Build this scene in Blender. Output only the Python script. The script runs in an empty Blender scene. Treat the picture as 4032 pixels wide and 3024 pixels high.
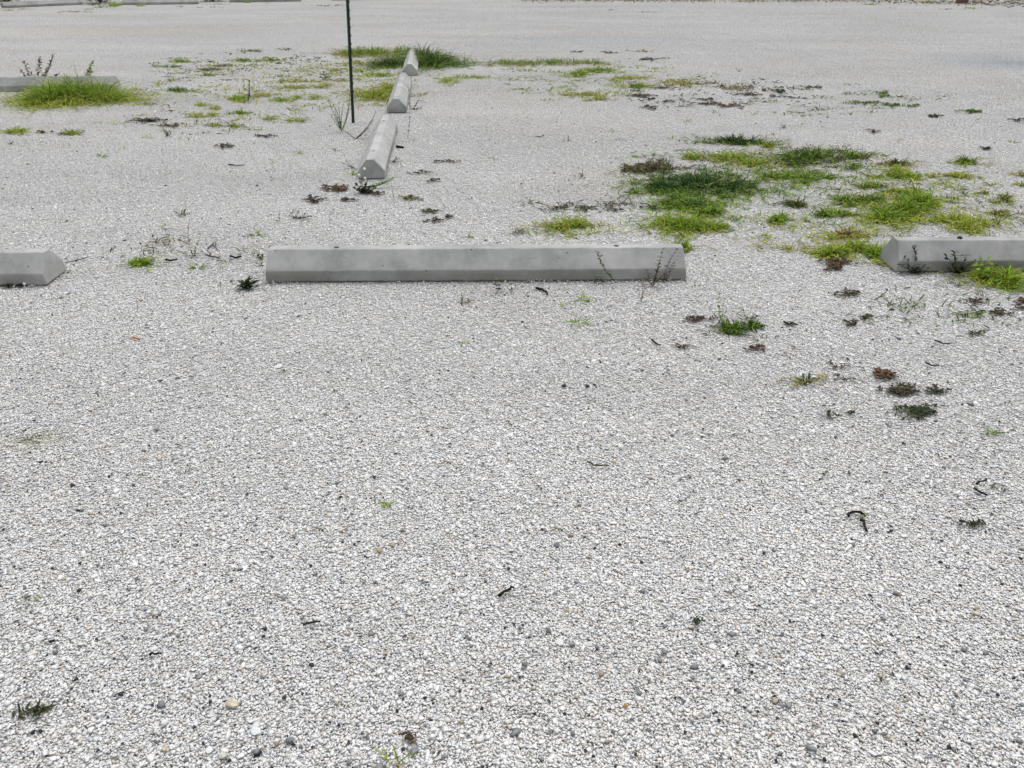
import bpy, bmesh, math, random
import numpy as np
from mathutils import Vector, Matrix, Euler
R = math.radians
rng = np.random.default_rng(7)
random.seed(7)
S = bpy.context.scene
COL = S.collection

# ------------------------------------------------------------------ camera
F, PITCH, H = 3200.0, R(28.31), 1.289
cam = bpy.data.cameras.new('camera'); cam.sensor_width = 36; cam.lens = F * 36 / 4032
cam.clip_start = 0.05; cam.clip_end = 2000
co = bpy.data.objects.new('camera', cam); COL.objects.link(co)
co.location = (0, 0, H); co.rotation_euler = (R(90) - PITCH, 0, 0); S.camera = co
# ------------------------------------------------------------------ sky and sun (overcast)
SUN_EL, SUN_AZ = 70, 20
w = bpy.data.worlds.new('World'); S.world = w; w.use_nodes = True
nt = w.node_tree; nt.nodes.clear()
sky = nt.nodes.new('ShaderNodeTexSky'); sky.sky_type = 'NISHITA'; sky.sun_disc = False
sky.sun_elevation = R(SUN_EL); sky.sun_rotation = R(SUN_AZ); sky.dust_density = 4; sky.air_density = 1
hs = nt.nodes.new('ShaderNodeHueSaturation'); hs.inputs['Saturation'].default_value = 0.17
bg = nt.nodes.new('ShaderNodeBackground'); bg.inputs['Strength'].default_value = 0.15
wo = nt.nodes.new('ShaderNodeOutputWorld')
nt.links.new(sky.outputs[0], hs.inputs['Color']); nt.links.new(hs.outputs[0], bg.inputs[0]); nt.links.new(bg.outputs[0], wo.inputs[0])
sl = bpy.data.lights.new('sun', 'SUN'); sl.energy = 1.1; sl.angle = R(70); sl.color = (1, 0.985, 0.965)
so = bpy.data.objects.new('sun', sl); COL.objects.link(so)
so.rotation_euler = (R(90 - SUN_EL), 0, R(180 - SUN_AZ))
S.view_settings.view_transform = 'Standard'; S.view_settings.look = 'None'
S.view_settings.exposure = 0.23; S.view_settings.gamma = 1; S.view_settings.use_curve_mapping = False
S.render.engine = 'CYCLES'

# ------------------------------------------------------------------ helpers
cp, sp = math.cos(PITCH), math.sin(PITCH)
def gp(px, py, z=0.0):
    """photo pixel (4032 wide) -> point on the ground"""
    u = (px - 2016) / F; v = (1512 - py) / F
    t = (H - z) / (sp - v * cp)
    return Vector((t * u, t * (cp + v * sp), z))
def gpa(px, py):
    u = (px - 2016) / F; v = (1512 - py) / F
    t = H / (sp - v * cp)
    return np.stack([t * u, t * (cp + v * sp), np.zeros_like(t)], -1)
def up_at(base, px, py, dy=0.0):
    """point that shows at the pixel in the upright plane through base"""
    u = (px - 2016) / F; v = (1512 - py) / F
    t = (base.y + dy) / (cp + v * sp)
    return Vector((t * u, base.y + dy, max(0.004, H - t * (sp - v * cp))))
def tag(o, label=None, cat=None, group=None, kind=None):
    if label: o['label'] = label
    if cat: o['category'] = cat
    if group: o['group'] = group
    if kind: o['kind'] = kind
    return o
def mat(name):
    m = bpy.data.materials.new(name); m.use_nodes = True
    nt = m.node_tree; b = nt.nodes['Principled BSDF']
    return m, nt, b
def N(nt, t, **kw):
    n = nt.nodes.new(t)
    for k, v in kw.items():
        if k in n.inputs: n.inputs[k].default_value = v
        else: setattr(n, k, v)
    return n
def link_mesh(name, me, m, parent=None):
    o = bpy.data.objects.new(name, me); COL.objects.link(o)
    if m: me.materials.append(m)
    if parent: o.parent = parent
    return o
def np_mesh(name, V, Fc, cols=None, smooth=False):
    """V (n,3), Fc list/array of faces of equal length k, cols per vertex (n,3)"""
    me = bpy.data.meshes.new(name)
    V = np.asarray(V, np.float32); Fc = np.asarray(Fc, np.int32)
    k = Fc.shape[1]; nf = len(Fc)
    me.vertices.add(len(V)); me.vertices.foreach_set('co', V.ravel())
    me.loops.add(nf * k); me.loops.foreach_set('vertex_index', Fc.ravel())
    me.polygons.add(nf); me.polygons.foreach_set('loop_start', np.arange(0, nf * k, k, dtype=np.int32))
    me.polygons.foreach_set('loop_total', np.full(nf, k, np.int32))
    if smooth: me.polygons.foreach_set('use_smooth', np.ones(nf, bool))
    if cols is not None:
        a = me.attributes.new('Col', 'FLOAT_COLOR', 'POINT')
        c4 = np.ones((len(V), 4), np.float32); c4[:, :3] = cols
        a.data.foreach_set('color', c4.ravel())
    me.update(calc_edges=True)
    return me

class Soup:
    """quads and colours of one mesh"""
    def __init__(s): s.V = []; s.F = []; s.C = []; s.n = 0
    def add(s, V, Fc, C):
        s.V.append(V); s.F.append(np.asarray(Fc) + s.n); s.C.append(C); s.n += len(V)
    def build(s, name, m, parent=None, smooth=False):
        V = np.concatenate(s.V); 
        org = np.array([0, 0, 0.0])
        if parent is None:
            org = np.array([V[:, 0].mean(), V[:, 1].mean(), 0.0])
        else:
            org = np.array(parent.location)
        me = np_mesh(name, V - org, np.concatenate(s.F), np.concatenate(s.C), smooth)
        o = link_mesh(name, me, m, parent)
        if parent is None: o.location = org
        return o

# ------------------------------------------------------------------ materials
def plant_mat(name, rough=0.65, transl=0.15):
    m, nt, b = mat(name)
    at = N(nt, 'ShaderNodeAttribute'); at.attribute_name = 'Col'
    b.inputs['Roughness'].default_value = rough
    b.inputs['Specular IOR Level'].default_value = 0.18
    nt.links.new(at.outputs['Color'], b.inputs['Base Color'])
    tr = N(nt, 'ShaderNodeBsdfTranslucent'); nt.links.new(at.outputs['Color'], tr.inputs['Color'])
    mx = N(nt, 'ShaderNodeMixShader'); mx.inputs[0].default_value = transl
    nt.links.new(b.outputs[0], mx.inputs[1]); nt.links.new(tr.outputs[0], mx.inputs[2])
    nt.links.new(mx.outputs[0], nt.nodes['Material Output'].inputs[0])
    return m
M_LEAF = plant_mat('leaf'); M_STEM = plant_mat('plant_stem', 0.8, 0.0)

def stone_mat():
    m, nt, b = mat('shell_gravel')
    at = N(nt, 'ShaderNodeAttribute'); at.attribute_name = 'Col'
    g = N(nt, 'ShaderNodeNewGeometry')
    n1 = N(nt, 'ShaderNodeTexNoise', Scale=0.9, Detail=5.0, Roughness=0.6)
    m1 = N(nt, 'ShaderNodeMapping'); m1.inputs['Scale'].default_value = (.38, 1, 1); m1.inputs['Rotation'].default_value = (0, 0, .06)
    nt.links.new(g.outputs['Position'], m1.inputs[0]); nt.links.new(m1.outputs[0], n1.inputs['Vector'])
    r1 = N(nt, 'ShaderNodeMapRange'); r1.inputs[1].default_value = 0.3; r1.inputs[2].default_value = 0.7
    r1.inputs[3].default_value = 0.86; r1.inputs[4].default_value = 1.03
    nt.links.new(n1.outputs['Fac'], r1.inputs[0])
    mul = N(nt, 'ShaderNodeMix', data_type='RGBA', blend_type='MULTIPLY'); mul.inputs[0].default_value = 1
    nt.links.new(at.outputs['Color'], mul.inputs[6]); nt.links.new(r1.outputs[0], mul.inputs[7])
    # faint mineral mottling on each piece
    n2 = N(nt, 'ShaderNodeTexNoise', Scale=260.0, Detail=2.0)
    nt.links.new(g.outputs['Position'], n2.inputs['Vector'])
    r2 = N(nt, 'ShaderNodeMapRange'); r2.inputs[3].default_value = 0.88; r2.inputs[4].default_value = 1.04
    nt.links.new(n2.outputs['Fac'], r2.inputs[0])
    mu2 = N(nt, 'ShaderNodeMix', data_type='RGBA', blend_type='MULTIPLY'); mu2.inputs[0].default_value = 1
    nt.links.new(mul.outputs[2], mu2.inputs[6]); nt.links.new(r2.outputs[0], mu2.inputs[7])
    # earthy stains (broad, warm)
    n3 = N(nt, 'ShaderNodeTexNoise', Scale=0.45, Detail=6.0, Roughness=0.65)
    mp = N(nt, 'ShaderNodeMapping'); mp.inputs[1].default_value = (7.3, 2.1, 0)
    nt.links.new(g.outputs['Position'], mp.inputs[0]); nt.links.new(mp.outputs[0], n3.inputs['Vector'])
    r3 = N(nt, 'ShaderNodeMapRange'); r3.inputs[1].default_value = 0.52; r3.inputs[2].default_value = 0.72
    r3.inputs[4].default_value = 0.5
    nt.links.new(n3.outputs['Fac'], r3.inputs[0])
    mu3 = N(nt, 'ShaderNodeMix', data_type='RGBA', blend_type='MULTIPLY')
    mu3.inputs[7].default_value = (0.93, 0.89, 0.80, 1)
    nt.links.new(r3.outputs[0], mu3.inputs[0]); nt.links.new(mu2.outputs[2], mu3.inputs[6])
    last = mu3.outputs[2]
    for (cx_, cy_, sx_, sy_, k_, tint) in ((2330, 152, 2.2, .8, .8, (.84, .87, .90, 1)), (3980, 245, 1.3, .8, 1.0, (.78, .82, .86, 1)), (500, 118, 2.4, 1.3, .8, (.93, .91, .84, 1)), (120, 1735, .13, .07, .7, (.80, .80, .66, 1))):
        c_ = gp(cx_, cy_); mp2 = N(nt, 'ShaderNodeMapping'); mp2.vector_type = 'TEXTURE'
        mp2.inputs['Location'].default_value = (c_.x, c_.y, 0); mp2.inputs['Scale'].default_value = (sx_, sy_, 1)
        nt.links.new(g.outputs['Position'], mp2.inputs[0])
        le = N(nt, 'ShaderNodeVectorMath', operation='LENGTH'); nt.links.new(mp2.outputs[0], le.inputs[0])
        ad = N(nt, 'ShaderNodeMath', operation='MULTIPLY_ADD'); ad.inputs[1].default_value = 1.2; nt.links.new(n3.outputs['Fac'], ad.inputs[0]); nt.links.new(le.outputs['Value'], ad.inputs[2])
        mr = N(nt, 'ShaderNodeMapRange'); mr.inputs[1].default_value = 1.7; mr.inputs[2].default_value = .6; mr.inputs[4].default_value = k_; nt.links.new(ad.outputs[0], mr.inputs[0])
        mm_ = N(nt, 'ShaderNodeMix', data_type='RGBA', blend_type='MULTIPLY'); mm_.inputs[7].default_value = tint
        nt.links.new(mr.outputs[0], mm_.inputs[0]); nt.links.new(last, mm_.inputs[6]); last = mm_.outputs[2]
    nt.links.new(last, b.inputs['Base Color'])
    b.inputs['Roughness'].default_value = 0.7; b.inputs['Specular IOR Level'].default_value = 0.3
    return m
M_STONE = stone_mat()

def ground_mat():
    m, nt, b = mat('gravel_bed')
    g = N(nt, 'ShaderNodeNewGeometry')
    v = N(nt, 'ShaderNodeTexVoronoi', Scale=120.0); nt.links.new(g.outputs['Position'], v.inputs['Vector'])
    n = N(nt, 'ShaderNodeTexNoise', Scale=1.2, Detail=6.0); nt.links.new(g.outputs['Position'], n.inputs['Vector'])
    cr = N(nt, 'ShaderNodeValToRGB'); cr.color_ramp.elements[0].color = (0.16, 0.15, 0.135, 1)
    cr.color_ramp.elements[1].color = (0.34, 0.33, 0.30, 1); cr.color_ramp.elements[0].position = .35; cr.color_ramp.elements[1].position = .7
    nt.links.new(n.outputs['Fac'], cr.inputs[0])
    # beyond the loose shell the same pale gravel, seen too far off to tell pieces
    sx = N(nt, 'ShaderNodeSeparateXYZ'); nt.links.new(g.outputs['Position'], sx.inputs[0])
    far = N(nt, 'ShaderNodeMapRange'); far.inputs[1].default_value = 25.5; far.inputs[2].default_value = 26.5
    ln = N(nt, 'ShaderNodeVectorMath', operation='LENGTH'); nt.links.new(g.outputs['Position'], ln.inputs[0])
    nt.links.new(ln.outputs['Value'], far.inputs[0])
    c2 = N(nt, 'ShaderNodeMix', data_type='RGBA'); c2.inputs[6].default_value = (.42, .41, .38, 1); c2.inputs[7].default_value = (.6, .59, .57, 1)
    nt.links.new(v.outputs['Color'], c2.inputs[0])
    mx = N(nt, 'ShaderNodeMix', data_type='RGBA')
    nt.links.new(far.outputs[0], mx.inputs[0]); nt.links.new(cr.outputs[0], mx.inputs[6]); nt.links.new(c2.outputs[2], mx.inputs[7])
    nt.links.new(mx.outputs[2], b.inputs['Base Color']); b.inputs['Roughness'].default_value = 0.95
    bp = N(nt, 'ShaderNodeBump', Strength=0.6, Distance=0.004); nt.links.new(v.outputs['Distance'], bp.inputs['Height'])
    nt.links.new(bp.outputs[0], b.inputs['Normal'])
    return m

def concrete_mat():
    m, nt, b = mat('cast_concrete')
    tc = N(nt, 'ShaderNodeTexCoord'); oi = N(nt, 'ShaderNodeObjectInfo')
    off = N(nt, 'ShaderNodeVectorMath', operation='SCALE'); off.inputs['Scale'].default_value = 40
    cmb = N(nt, 'ShaderNodeCombineXYZ'); 
    for i in range(3): nt.links.new(oi.outputs['Random'], cmb.inputs[i])
    nt.links.new(cmb.outputs[0], off.inputs[0])
    ad = N(nt, 'ShaderNodeVectorMath', operation='ADD')
    nt.links.new(tc.outputs['Object'], ad.inputs[0]); nt.links.new(off.outputs[0], ad.inputs[1])
    n1 = N(nt, 'ShaderNodeTexNoise', Scale=4.0, Detail=9.0, Roughness=0.72)
    nt.links.new(ad.outputs[0], n1.inputs['Vector'])
    cr = N(nt, 'ShaderNodeValToRGB')
    e = cr.color_ramp.elements; e[0].position = .36; e[0].color = (.262, .268, .262, 1); e[1].position = .64; e[1].color = (.445, .448, .436, 1)
    nt.links.new(n1.outputs['Fac'], cr.inputs[0])
    # brownish grime low on the sides, following splash height
    sx = N(nt, 'ShaderNodeSeparateXYZ'); nt.links.new(tc.outputs['Object'], sx.inputs[0])
    n4 = N(nt, 'ShaderNodeTexNoise', Scale=3.0, Detail=5.0); nt.links.new(ad.outputs[0], n4.inputs['Vector'])
    r4 = N(nt, 'ShaderNodeMapRange'); r4.inputs[1].default_value = .45; r4.inputs[2].default_value = .65; nt.links.new(n4.outputs['Fac'], r4.inputs[0])
    rz = N(nt, 'ShaderNodeMapRange'); rz.inputs[1].default_value = .062; rz.inputs[2].default_value = .03; nt.links.new(sx.outputs[2], rz.inputs[0])
    mm = N(nt, 'ShaderNodeMath', operation='MULTIPLY'); nt.links.new(r4.outputs[0], mm.inputs[0]); nt.links.new(rz.outputs[0], mm.inputs[1])
    m5 = N(nt, 'ShaderNodeMath', operation='MULTIPLY'); m5.inputs[1].default_value = .8; nt.links.new(mm.outputs[0], m5.inputs[0])
    gm = N(nt, 'ShaderNodeMix', data_type='RGBA'); gm.inputs[7].default_value = (.21, .205, .17, 1)
    nt.links.new(m5.outputs[0], gm.inputs[0]); nt.links.new(cr.outputs[0], gm.inputs[6])
    # pale efflorescence spots
    n2 = N(nt, 'ShaderNodeTexNoise', Scale=55.0, Detail=4.0); nt.links.new(ad.outputs[0], n2.inputs['Vector'])
    r2 = N(nt, 'ShaderNodeMapRange'); r2.inputs[1].default_value = .66; r2.inputs[2].default_value = .80; r2.inputs[4].default_value = .3
    nt.links.new(n2.outputs['Fac'], r2.inputs[0])
    m2 = N(nt, 'ShaderNodeMix', data_type='RGBA'); m2.inputs[7].default_value = (.46, .46, .45, 1)
    nt.links.new(r2.outputs[0], m2.inputs[0]); nt.links.new(gm.outputs[2], m2.inputs[6])
    # air holes
    v = N(nt, 'ShaderNodeTexVoronoi', Scale=26.0); nt.links.new(ad.outputs[0], v.inputs['Vector'])
    r3 = N(nt, 'ShaderNodeMapRange'); r3.inputs[1].default_value = .10; r3.inputs[2].default_value = .07; nt.links.new(v.outputs['Distance'], r3.inputs[0])
    sc = N(nt, 'ShaderNodeSeparateColor'); nt.links.new(v.outputs['Color'], sc.inputs[0])
    gt = N(nt, 'ShaderNodeMath', operation='GREATER_THAN'); gt.inputs[1].default_value = .62; nt.links.new(sc.outputs[0], gt.inputs[0])
    hm = N(nt, 'ShaderNodeMath', operation='MULTIPLY'); nt.links.new(r3.outputs[0], hm.inputs[0]); nt.links.new(gt.outputs[0], hm.inputs[1])
    m3 = N(nt, 'ShaderNodeMix', data_type='RGBA'); m3.inputs[7].default_value = (.05, .05, .045, 1)
    nt.links.new(hm.outputs[0], m3.inputs[0]); nt.links.new(m2.outputs[2], m3.inputs[6])
    # rubber scuffs dragged along the faces
    ms = N(nt, 'ShaderNodeMapping'); ms.inputs['Scale'].default_value = (2.2, 14, 26); nt.links.new(ad.outputs[0], ms.inputs[0])
    n6 = N(nt, 'ShaderNodeTexNoise', Scale=1.6, Detail=8.0, Roughness=.75); nt.links.new(ms.outputs[0], n6.inputs['Vector'])
    r6 = N(nt, 'ShaderNodeMapRange'); r6.inputs[1].default_value = .56; r6.inputs[2].default_value = .74; r6.inputs[4].default_value = .45; nt.links.new(n6.outputs['Fac'], r6.inputs[0])
    m6 = N(nt, 'ShaderNodeMix', data_type='RGBA'); m6.inputs[7].default_value = (.19, .19, .18, 1)
    nt.links.new(r6.outputs[0], m6.inputs[0]); nt.links.new(m3.outputs[2], m6.inputs[6])
    ro = N(nt, 'ShaderNodeMapRange'); ro.inputs[3].default_value = .90; ro.inputs[4].default_value = 1.06; nt.links.new(oi.outputs['Random'], ro.inputs[0])
    m7 = N(nt, 'ShaderNodeMix', data_type='RGBA', blend_type='MULTIPLY'); m7.inputs[0].default_value = 1
    nt.links.new(m6.outputs[2], m7.inputs[6]); nt.links.new(ro.outputs[0], m7.inputs[7])
    nt.links.new(m7.outputs[2], b.inputs['Base Color']); b.inputs['Roughness'].default_value = .85
    n3 = N(nt, 'ShaderNodeTexNoise', Scale=160.0, Detail=4.0); nt.links.new(ad.outputs[0], n3.inputs['Vector'])
    bp = N(nt, 'ShaderNodeBump', Strength=.35, Distance=.002); nt.links.new(n3.outputs['Fac'], bp.inputs['Height'])
    nt.links.new(bp.outputs[0], b.inputs['Normal'])
    return m
M_CONC = concrete_mat()
def plain(name, col, rough=.6, metal=0, scale=30, var=.25, bump=.2):
    m, nt, b = mat(name)
    tc = N(nt, 'ShaderNodeTexCoord'); n = N(nt, 'ShaderNodeTexNoise', Scale=float(scale), Detail=5.0)
    nt.links.new(tc.outputs['Object'], n.inputs['Vector'])
    cr = N(nt, 'ShaderNodeValToRGB'); e = cr.color_ramp.elements; e[0].position = .3; e[1].position = .7
    e[0].color = [c * (1 - var) for c in col] + [1]; e[1].color = [min(1, c * (1 + var)) for c in col] + [1]
    nt.links.new(n.outputs['Fac'], cr.inputs[0]); nt.links.new(cr.outputs[0], b.inputs['Base Color'])
    b.inputs['Roughness'].default_value = rough; b.inputs['Metallic'].default_value = metal
    bp = N(nt, 'ShaderNodeBump', Strength=bump, Distance=.002); nt.links.new(n.outputs['Fac'], bp.inputs['Height'])
    nt.links.new(bp.outputs[0], b.inputs['Normal'])
    return m

# ------------------------------------------------------------------ ground
me = bpy.data.meshes.new('ground')
me.from_pydata([(-400, -100, 0), (400, -100, 0), (400, 600, 0), (-400, 600, 0)], [], [(0, 1, 2, 3)])
go = link_mesh('gravel_ground', me, ground_mat()); go.location.z = -0.007
tag(go, kind='structure')

# ------------------------------------------------------------------ loose shell gravel
def hull_proto(k):
    bm = bmesh.new()
    npts = 11
    for i in range(npts):
        v = Vector((random.gauss(0, 1), random.gauss(0, 1), random.gauss(0, 1))).normalized()
        v *= random.uniform(.86, 1.0)
        v.z = max(-.62, min(.62, v.z)) / .62 * .8
        bm.verts.new(v)
    bmesh.ops.convex_hull(bm, input=bm.verts)
    for v in [v for v in bm.verts if not v.link_faces]: bm.verts.remove(v)
    bmesh.ops.triangulate(bm, faces=bm.faces)
    bm.verts.index_update()
    V = np.array([v.co[:] for v in bm.verts]); Fc = np.array([[v.index for v in f.verts] for f in bm.faces])
    bm.free(); return V, Fc
PROTO = [hull_proto(k) for k in range(20)]
def rotm(ax, ay, az):
    ca, sa, cb, sb, cc, sc = np.cos(ax), np.sin(ax), np.cos(ay), np.sin(ay), np.cos(az), np.sin(az)
    Rm = np.empty((len(ax), 3, 3))
    Rm[:, 0, 0] = cc * cb; Rm[:, 0, 1] = cc * sb * sa - sc * ca; Rm[:, 0, 2] = cc * sb * ca + sc * sa
    Rm[:, 1, 0] = sc * cb; Rm[:, 1, 1] = sc * sb * sa + cc * ca; Rm[:, 1, 2] = sc * sb * ca - cc * sa
    Rm[:, 2, 0] = -sb; Rm[:, 2, 1] = cb * sa; Rm[:, 2, 2] = cb * ca
    return Rm
def stones(P, size, cols, tilt, az=None):
    """P (n,3) centres, size (n,3) half axes, cols (n,3) -> verts, tris, colours"""
    n = len(P)
    Rm = rotm(rng.normal(0, 1, n) * tilt, rng.normal(0, 1, n) * tilt, rng.uniform(0, 2 * np.pi, n) if az is None else az)
    pid = rng.integers(0, len(PROTO), n)
    Vs, Fs, Cs, off = [], [], [], 0
    for k, (pv, pf) in enumerate(PROTO):
        idx = np.nonzero(pid == k)[0]
        if not len(idx): continue
        v = pv[None] * size[idx][:, None, :]
        v = np.einsum('nij,nkj->nki', Rm[idx], v) + P[idx][:, None, :]
        f = pf[None] + (np.arange(len(idx)) * len(pv))[:, None, None] + off
        Vs.append(v.reshape(-1, 3)); Fs.append(f.reshape(-1, 3))
        Cs.append(np.repeat(cols[idx], len(pv), 0)); off += len(idx) * len(pv)
    return np.concatenate(Vs), np.concatenate(Fs), np.concatenate(Cs)
def shell_cols(n, tan=.003, grey=.016, dark=.0006):
    lum = np.clip(rng.normal(.765, .045, n), .58, .85)
    t = rng.uniform(0, 1, n)[:, None]
    c = lum[:, None] * ((1 - t) * np.array([1.01, .985, .945]) + t * np.array([.975, .995, 1.02]))
    u = rng.uniform(0, 1, n)
    k = u < tan; c[k] = np.array([.46, .33, .19]) * rng.uniform(.7, 1.2, (k.sum(), 1))
    k = (u > tan) & (u < tan + grey); c[k] = np.array([.35, .36, .37]) * rng.uniform(.7, 1.3, (k.sum(), 1))
    k = (u > .5) & (u < .5 + dark); c[k] = np.array([.04, .04, .045])
    k = (u > .6) & (u < .71); c[k] = c[k] * np.array([.86, .80, .72])
    return c
TILE, NT = 0.30, 8
tv, tf, tcx, tid, off = [], [], [], [], 0
for k in range(NT):
    Ps, Ss = [], []
    for z, st, s0 in ((-.0036, .0049, .0032), (-.0019, .0048, .0032), (-.0002, .0050, .0032), (.0012, .0080, .0032)):
        g = np.arange(-TILE / 2, TILE / 2, st) + st / 2
        X, Y = np.meshgrid(g, g); n = X.size
        P = np.stack([X.ravel() + rng.uniform(-.55, .55, n) * st, Y.ravel() + rng.uniform(-.55, .55, n) * st,
                      z + rng.normal(0, .0007, n)], -1)
        s = s0 * 1.04 * np.exp(rng.normal(0, .33, n))
        big = rng.uniform(0, 1, n) < .014; s[big] *= 1.8
        s = np.minimum(s, .0105)
        sz = np.stack([s * rng.uniform(1.0, 1.5, n), s * rng.uniform(.75, 1.1, n), np.minimum(s * rng.uniform(.16, .34, n), .0017)], -1)
        wv = 2 * math.pi / TILE
        und = 0
        for (a_, b_, w_) in ((3, 2, .5), (-2, 5, .5), (7, 4, .45), (-6, 8, .4), (11, -5, .35), (9, 12, .3)):
            und = und + w_ * np.sin(wv * (a_ * P[:, 0] + b_ * P[:, 1]) + (a_ * 1.7 + b_ * k * .9))
        if z > .0015: kp = (und > -.45) | (rng.uniform(0, 1, n) < .35); P, sz, und = P[kp], sz[kp], und[kp]
        P[:, 2] += und * .0010
        Ps.append(P); Ss.append(sz)
    P = np.concatenate(Ps); sz = np.concatenate(Ss)
    v, f, c = stones(P, sz, shell_cols(len(P)), .12)
    v[:, 2] += 0.0
    tv.append(v); tf.append(f + off); tcx.append(c); tid.append(np.full(len(v), k)); off += len(v)
# lattice of spots that the tiles are set on, only where the place can be seen
spots = []
j0, j1 = 1, int(27 / TILE)
for j in range(j0, j1):
    y = j * TILE
    half = 1.5 + y * 0.70
    for i in range(-int(half / TILE) - 1, int(half / TILE) + 2):
        spots.append((i * TILE, y, 0))
spots = np.array(spots, float)
nv = off; npnt = len(spots)
V = np.concatenate(tv + [spots]); Fc = np.concatenate(tf); C = np.concatenate(tcx + [np.ones((npnt, 3))])
me = np_mesh('gravel', V, Fc, C)
def fattr(name, typ, vals):
    a = me.attributes.new(name, typ, 'POINT'); a.data.foreach_set('value', vals)
fattr('tile', 'INT', np.concatenate(tid + [np.full(npnt, -1)]).astype(np.int32))
fattr('pick', 'INT', np.concatenate([np.zeros(nv), rng.integers(0, NT, npnt)]).astype(np.int32))
fattr('turn', 'FLOAT', np.concatenate([np.zeros(nv), rng.integers(0, 4, npnt) * math.pi / 2]).astype(np.float32))
gr = link_mesh('gravel', me, M_STONE)
tag(gr, 'white crushed shell and stone gravel covering the whole lot', 'gravel', kind='stuff')
ng = bpy.data.node_groups.new('gravel_layout', 'GeometryNodeTree')
ng.interface.new_socket('Geometry', in_out='INPUT', socket_type='NodeSocketGeometry')
ng.interface.new_socket('Geometry', in_out='OUTPUT', socket_type='NodeSocketGeometry')
gi = ng.nodes.new('NodeGroupInput'); gout = ng.nodes.new('NodeGroupOutput')
def named(nm, typ):
    n = ng.nodes.new('GeometryNodeInputNamedAttribute'); n.data_type = typ; n.inputs['Name'].default_value = nm; return n
def eq(val):
    c = ng.nodes.new('FunctionNodeCompare'); c.data_type = 'INT'; c.operation = 'EQUAL'
    ng.links.new(at.outputs[0], c.inputs[2]); c.inputs[3].default_value = val; return c
at = named('tile', 'INT')
jn = ng.nodes.new('GeometryNodeJoinGeometry')
for k in reversed(range(NT)):
    c = eq(k); s = ng.nodes.new('GeometryNodeSeparateGeometry'); s.domain = 'POINT'
    ng.links.new(gi.outputs[0], s.inputs[0]); ng.links.new(c.outputs[0], s.inputs[1])
    g2 = ng.nodes.new('GeometryNodeGeometryToInstance'); ng.links.new(s.outputs[0], g2.inputs[0])
    ng.links.new(g2.outputs[0], jn.inputs[0])
c = eq(-1); s = ng.nodes.new('GeometryNodeSeparateGeometry'); s.domain = 'POINT'
ng.links.new(gi.outputs[0], s.inputs[0]); ng.links.new(c.outputs[0], s.inputs[1])
mp = ng.nodes.new('GeometryNodeMeshToPoints'); ng.links.new(s.outputs[0], mp.inputs[0])
ip = ng.nodes.new('GeometryNodeInstanceOnPoints')
ng.links.new(mp.outputs[0], ip.inputs['Points']); ng.links.new(jn.outputs[0], ip.inputs['Instance'])
ip.inputs['Pick Instance'].default_value = True
ng.links.new(named('pick', 'INT').outputs[0], ip.inputs['Instance Index'])
cx = ng.nodes.new('ShaderNodeCombineXYZ'); ng.links.new(named('turn', 'FLOAT').outputs[0], cx.inputs[2])
ng.links.new(cx.outputs[0], ip.inputs['Rotation'])
ng.links.new(ip.outputs[0], gout.inputs[0])
md = gr.modifiers.new('layout', 'NODES'); md.node_group = ng

# odd coloured pebbles scattered among the shell (too many to count)
n = 3400
py = rng.uniform(40, 3080, n); px = rng.uniform(-150, 4182, n)
keep = rng.uniform(0, 1, n) < np.clip((py + 900) / 1900, .35, 1); px, py = px[keep], py[keep]; n = len(px)
P = gpa(px, py)
cen = rng.uniform(0, 1, n)
cl = np.where((cen < .30)[:, None], np.array([.035, .036, .042]), np.where((cen < .55)[:, None], np.array([.24, .25, .26]),
     np.where((cen < .61)[:, None], np.array([.48, .40, .30]), np.array([.70, .71, .71])))) * rng.uniform(.7, 1.25, (n, 1))
cl = np.minimum(cl, .8)
s = np.exp(rng.normal(0, .3, n)) * np.where(cen < .30, .0036, .0050)
s = np.clip(s * np.clip(1 + (1500 - py) / 1500, 1, 1.7), .003, .0125)
P[:, 2] = .0032
v, f, c = stones(P, np.stack([s * 1.15, s * .9, s * .5], -1), cl, .2)
o = link_mesh('pebbles', np_mesh('pebbles', v, f, c), M_STONE)
tag(o, 'odd dark grey, tan and white pebbles strewn thinly over the shell gravel', 'pebbles', kind='stuff')

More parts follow.
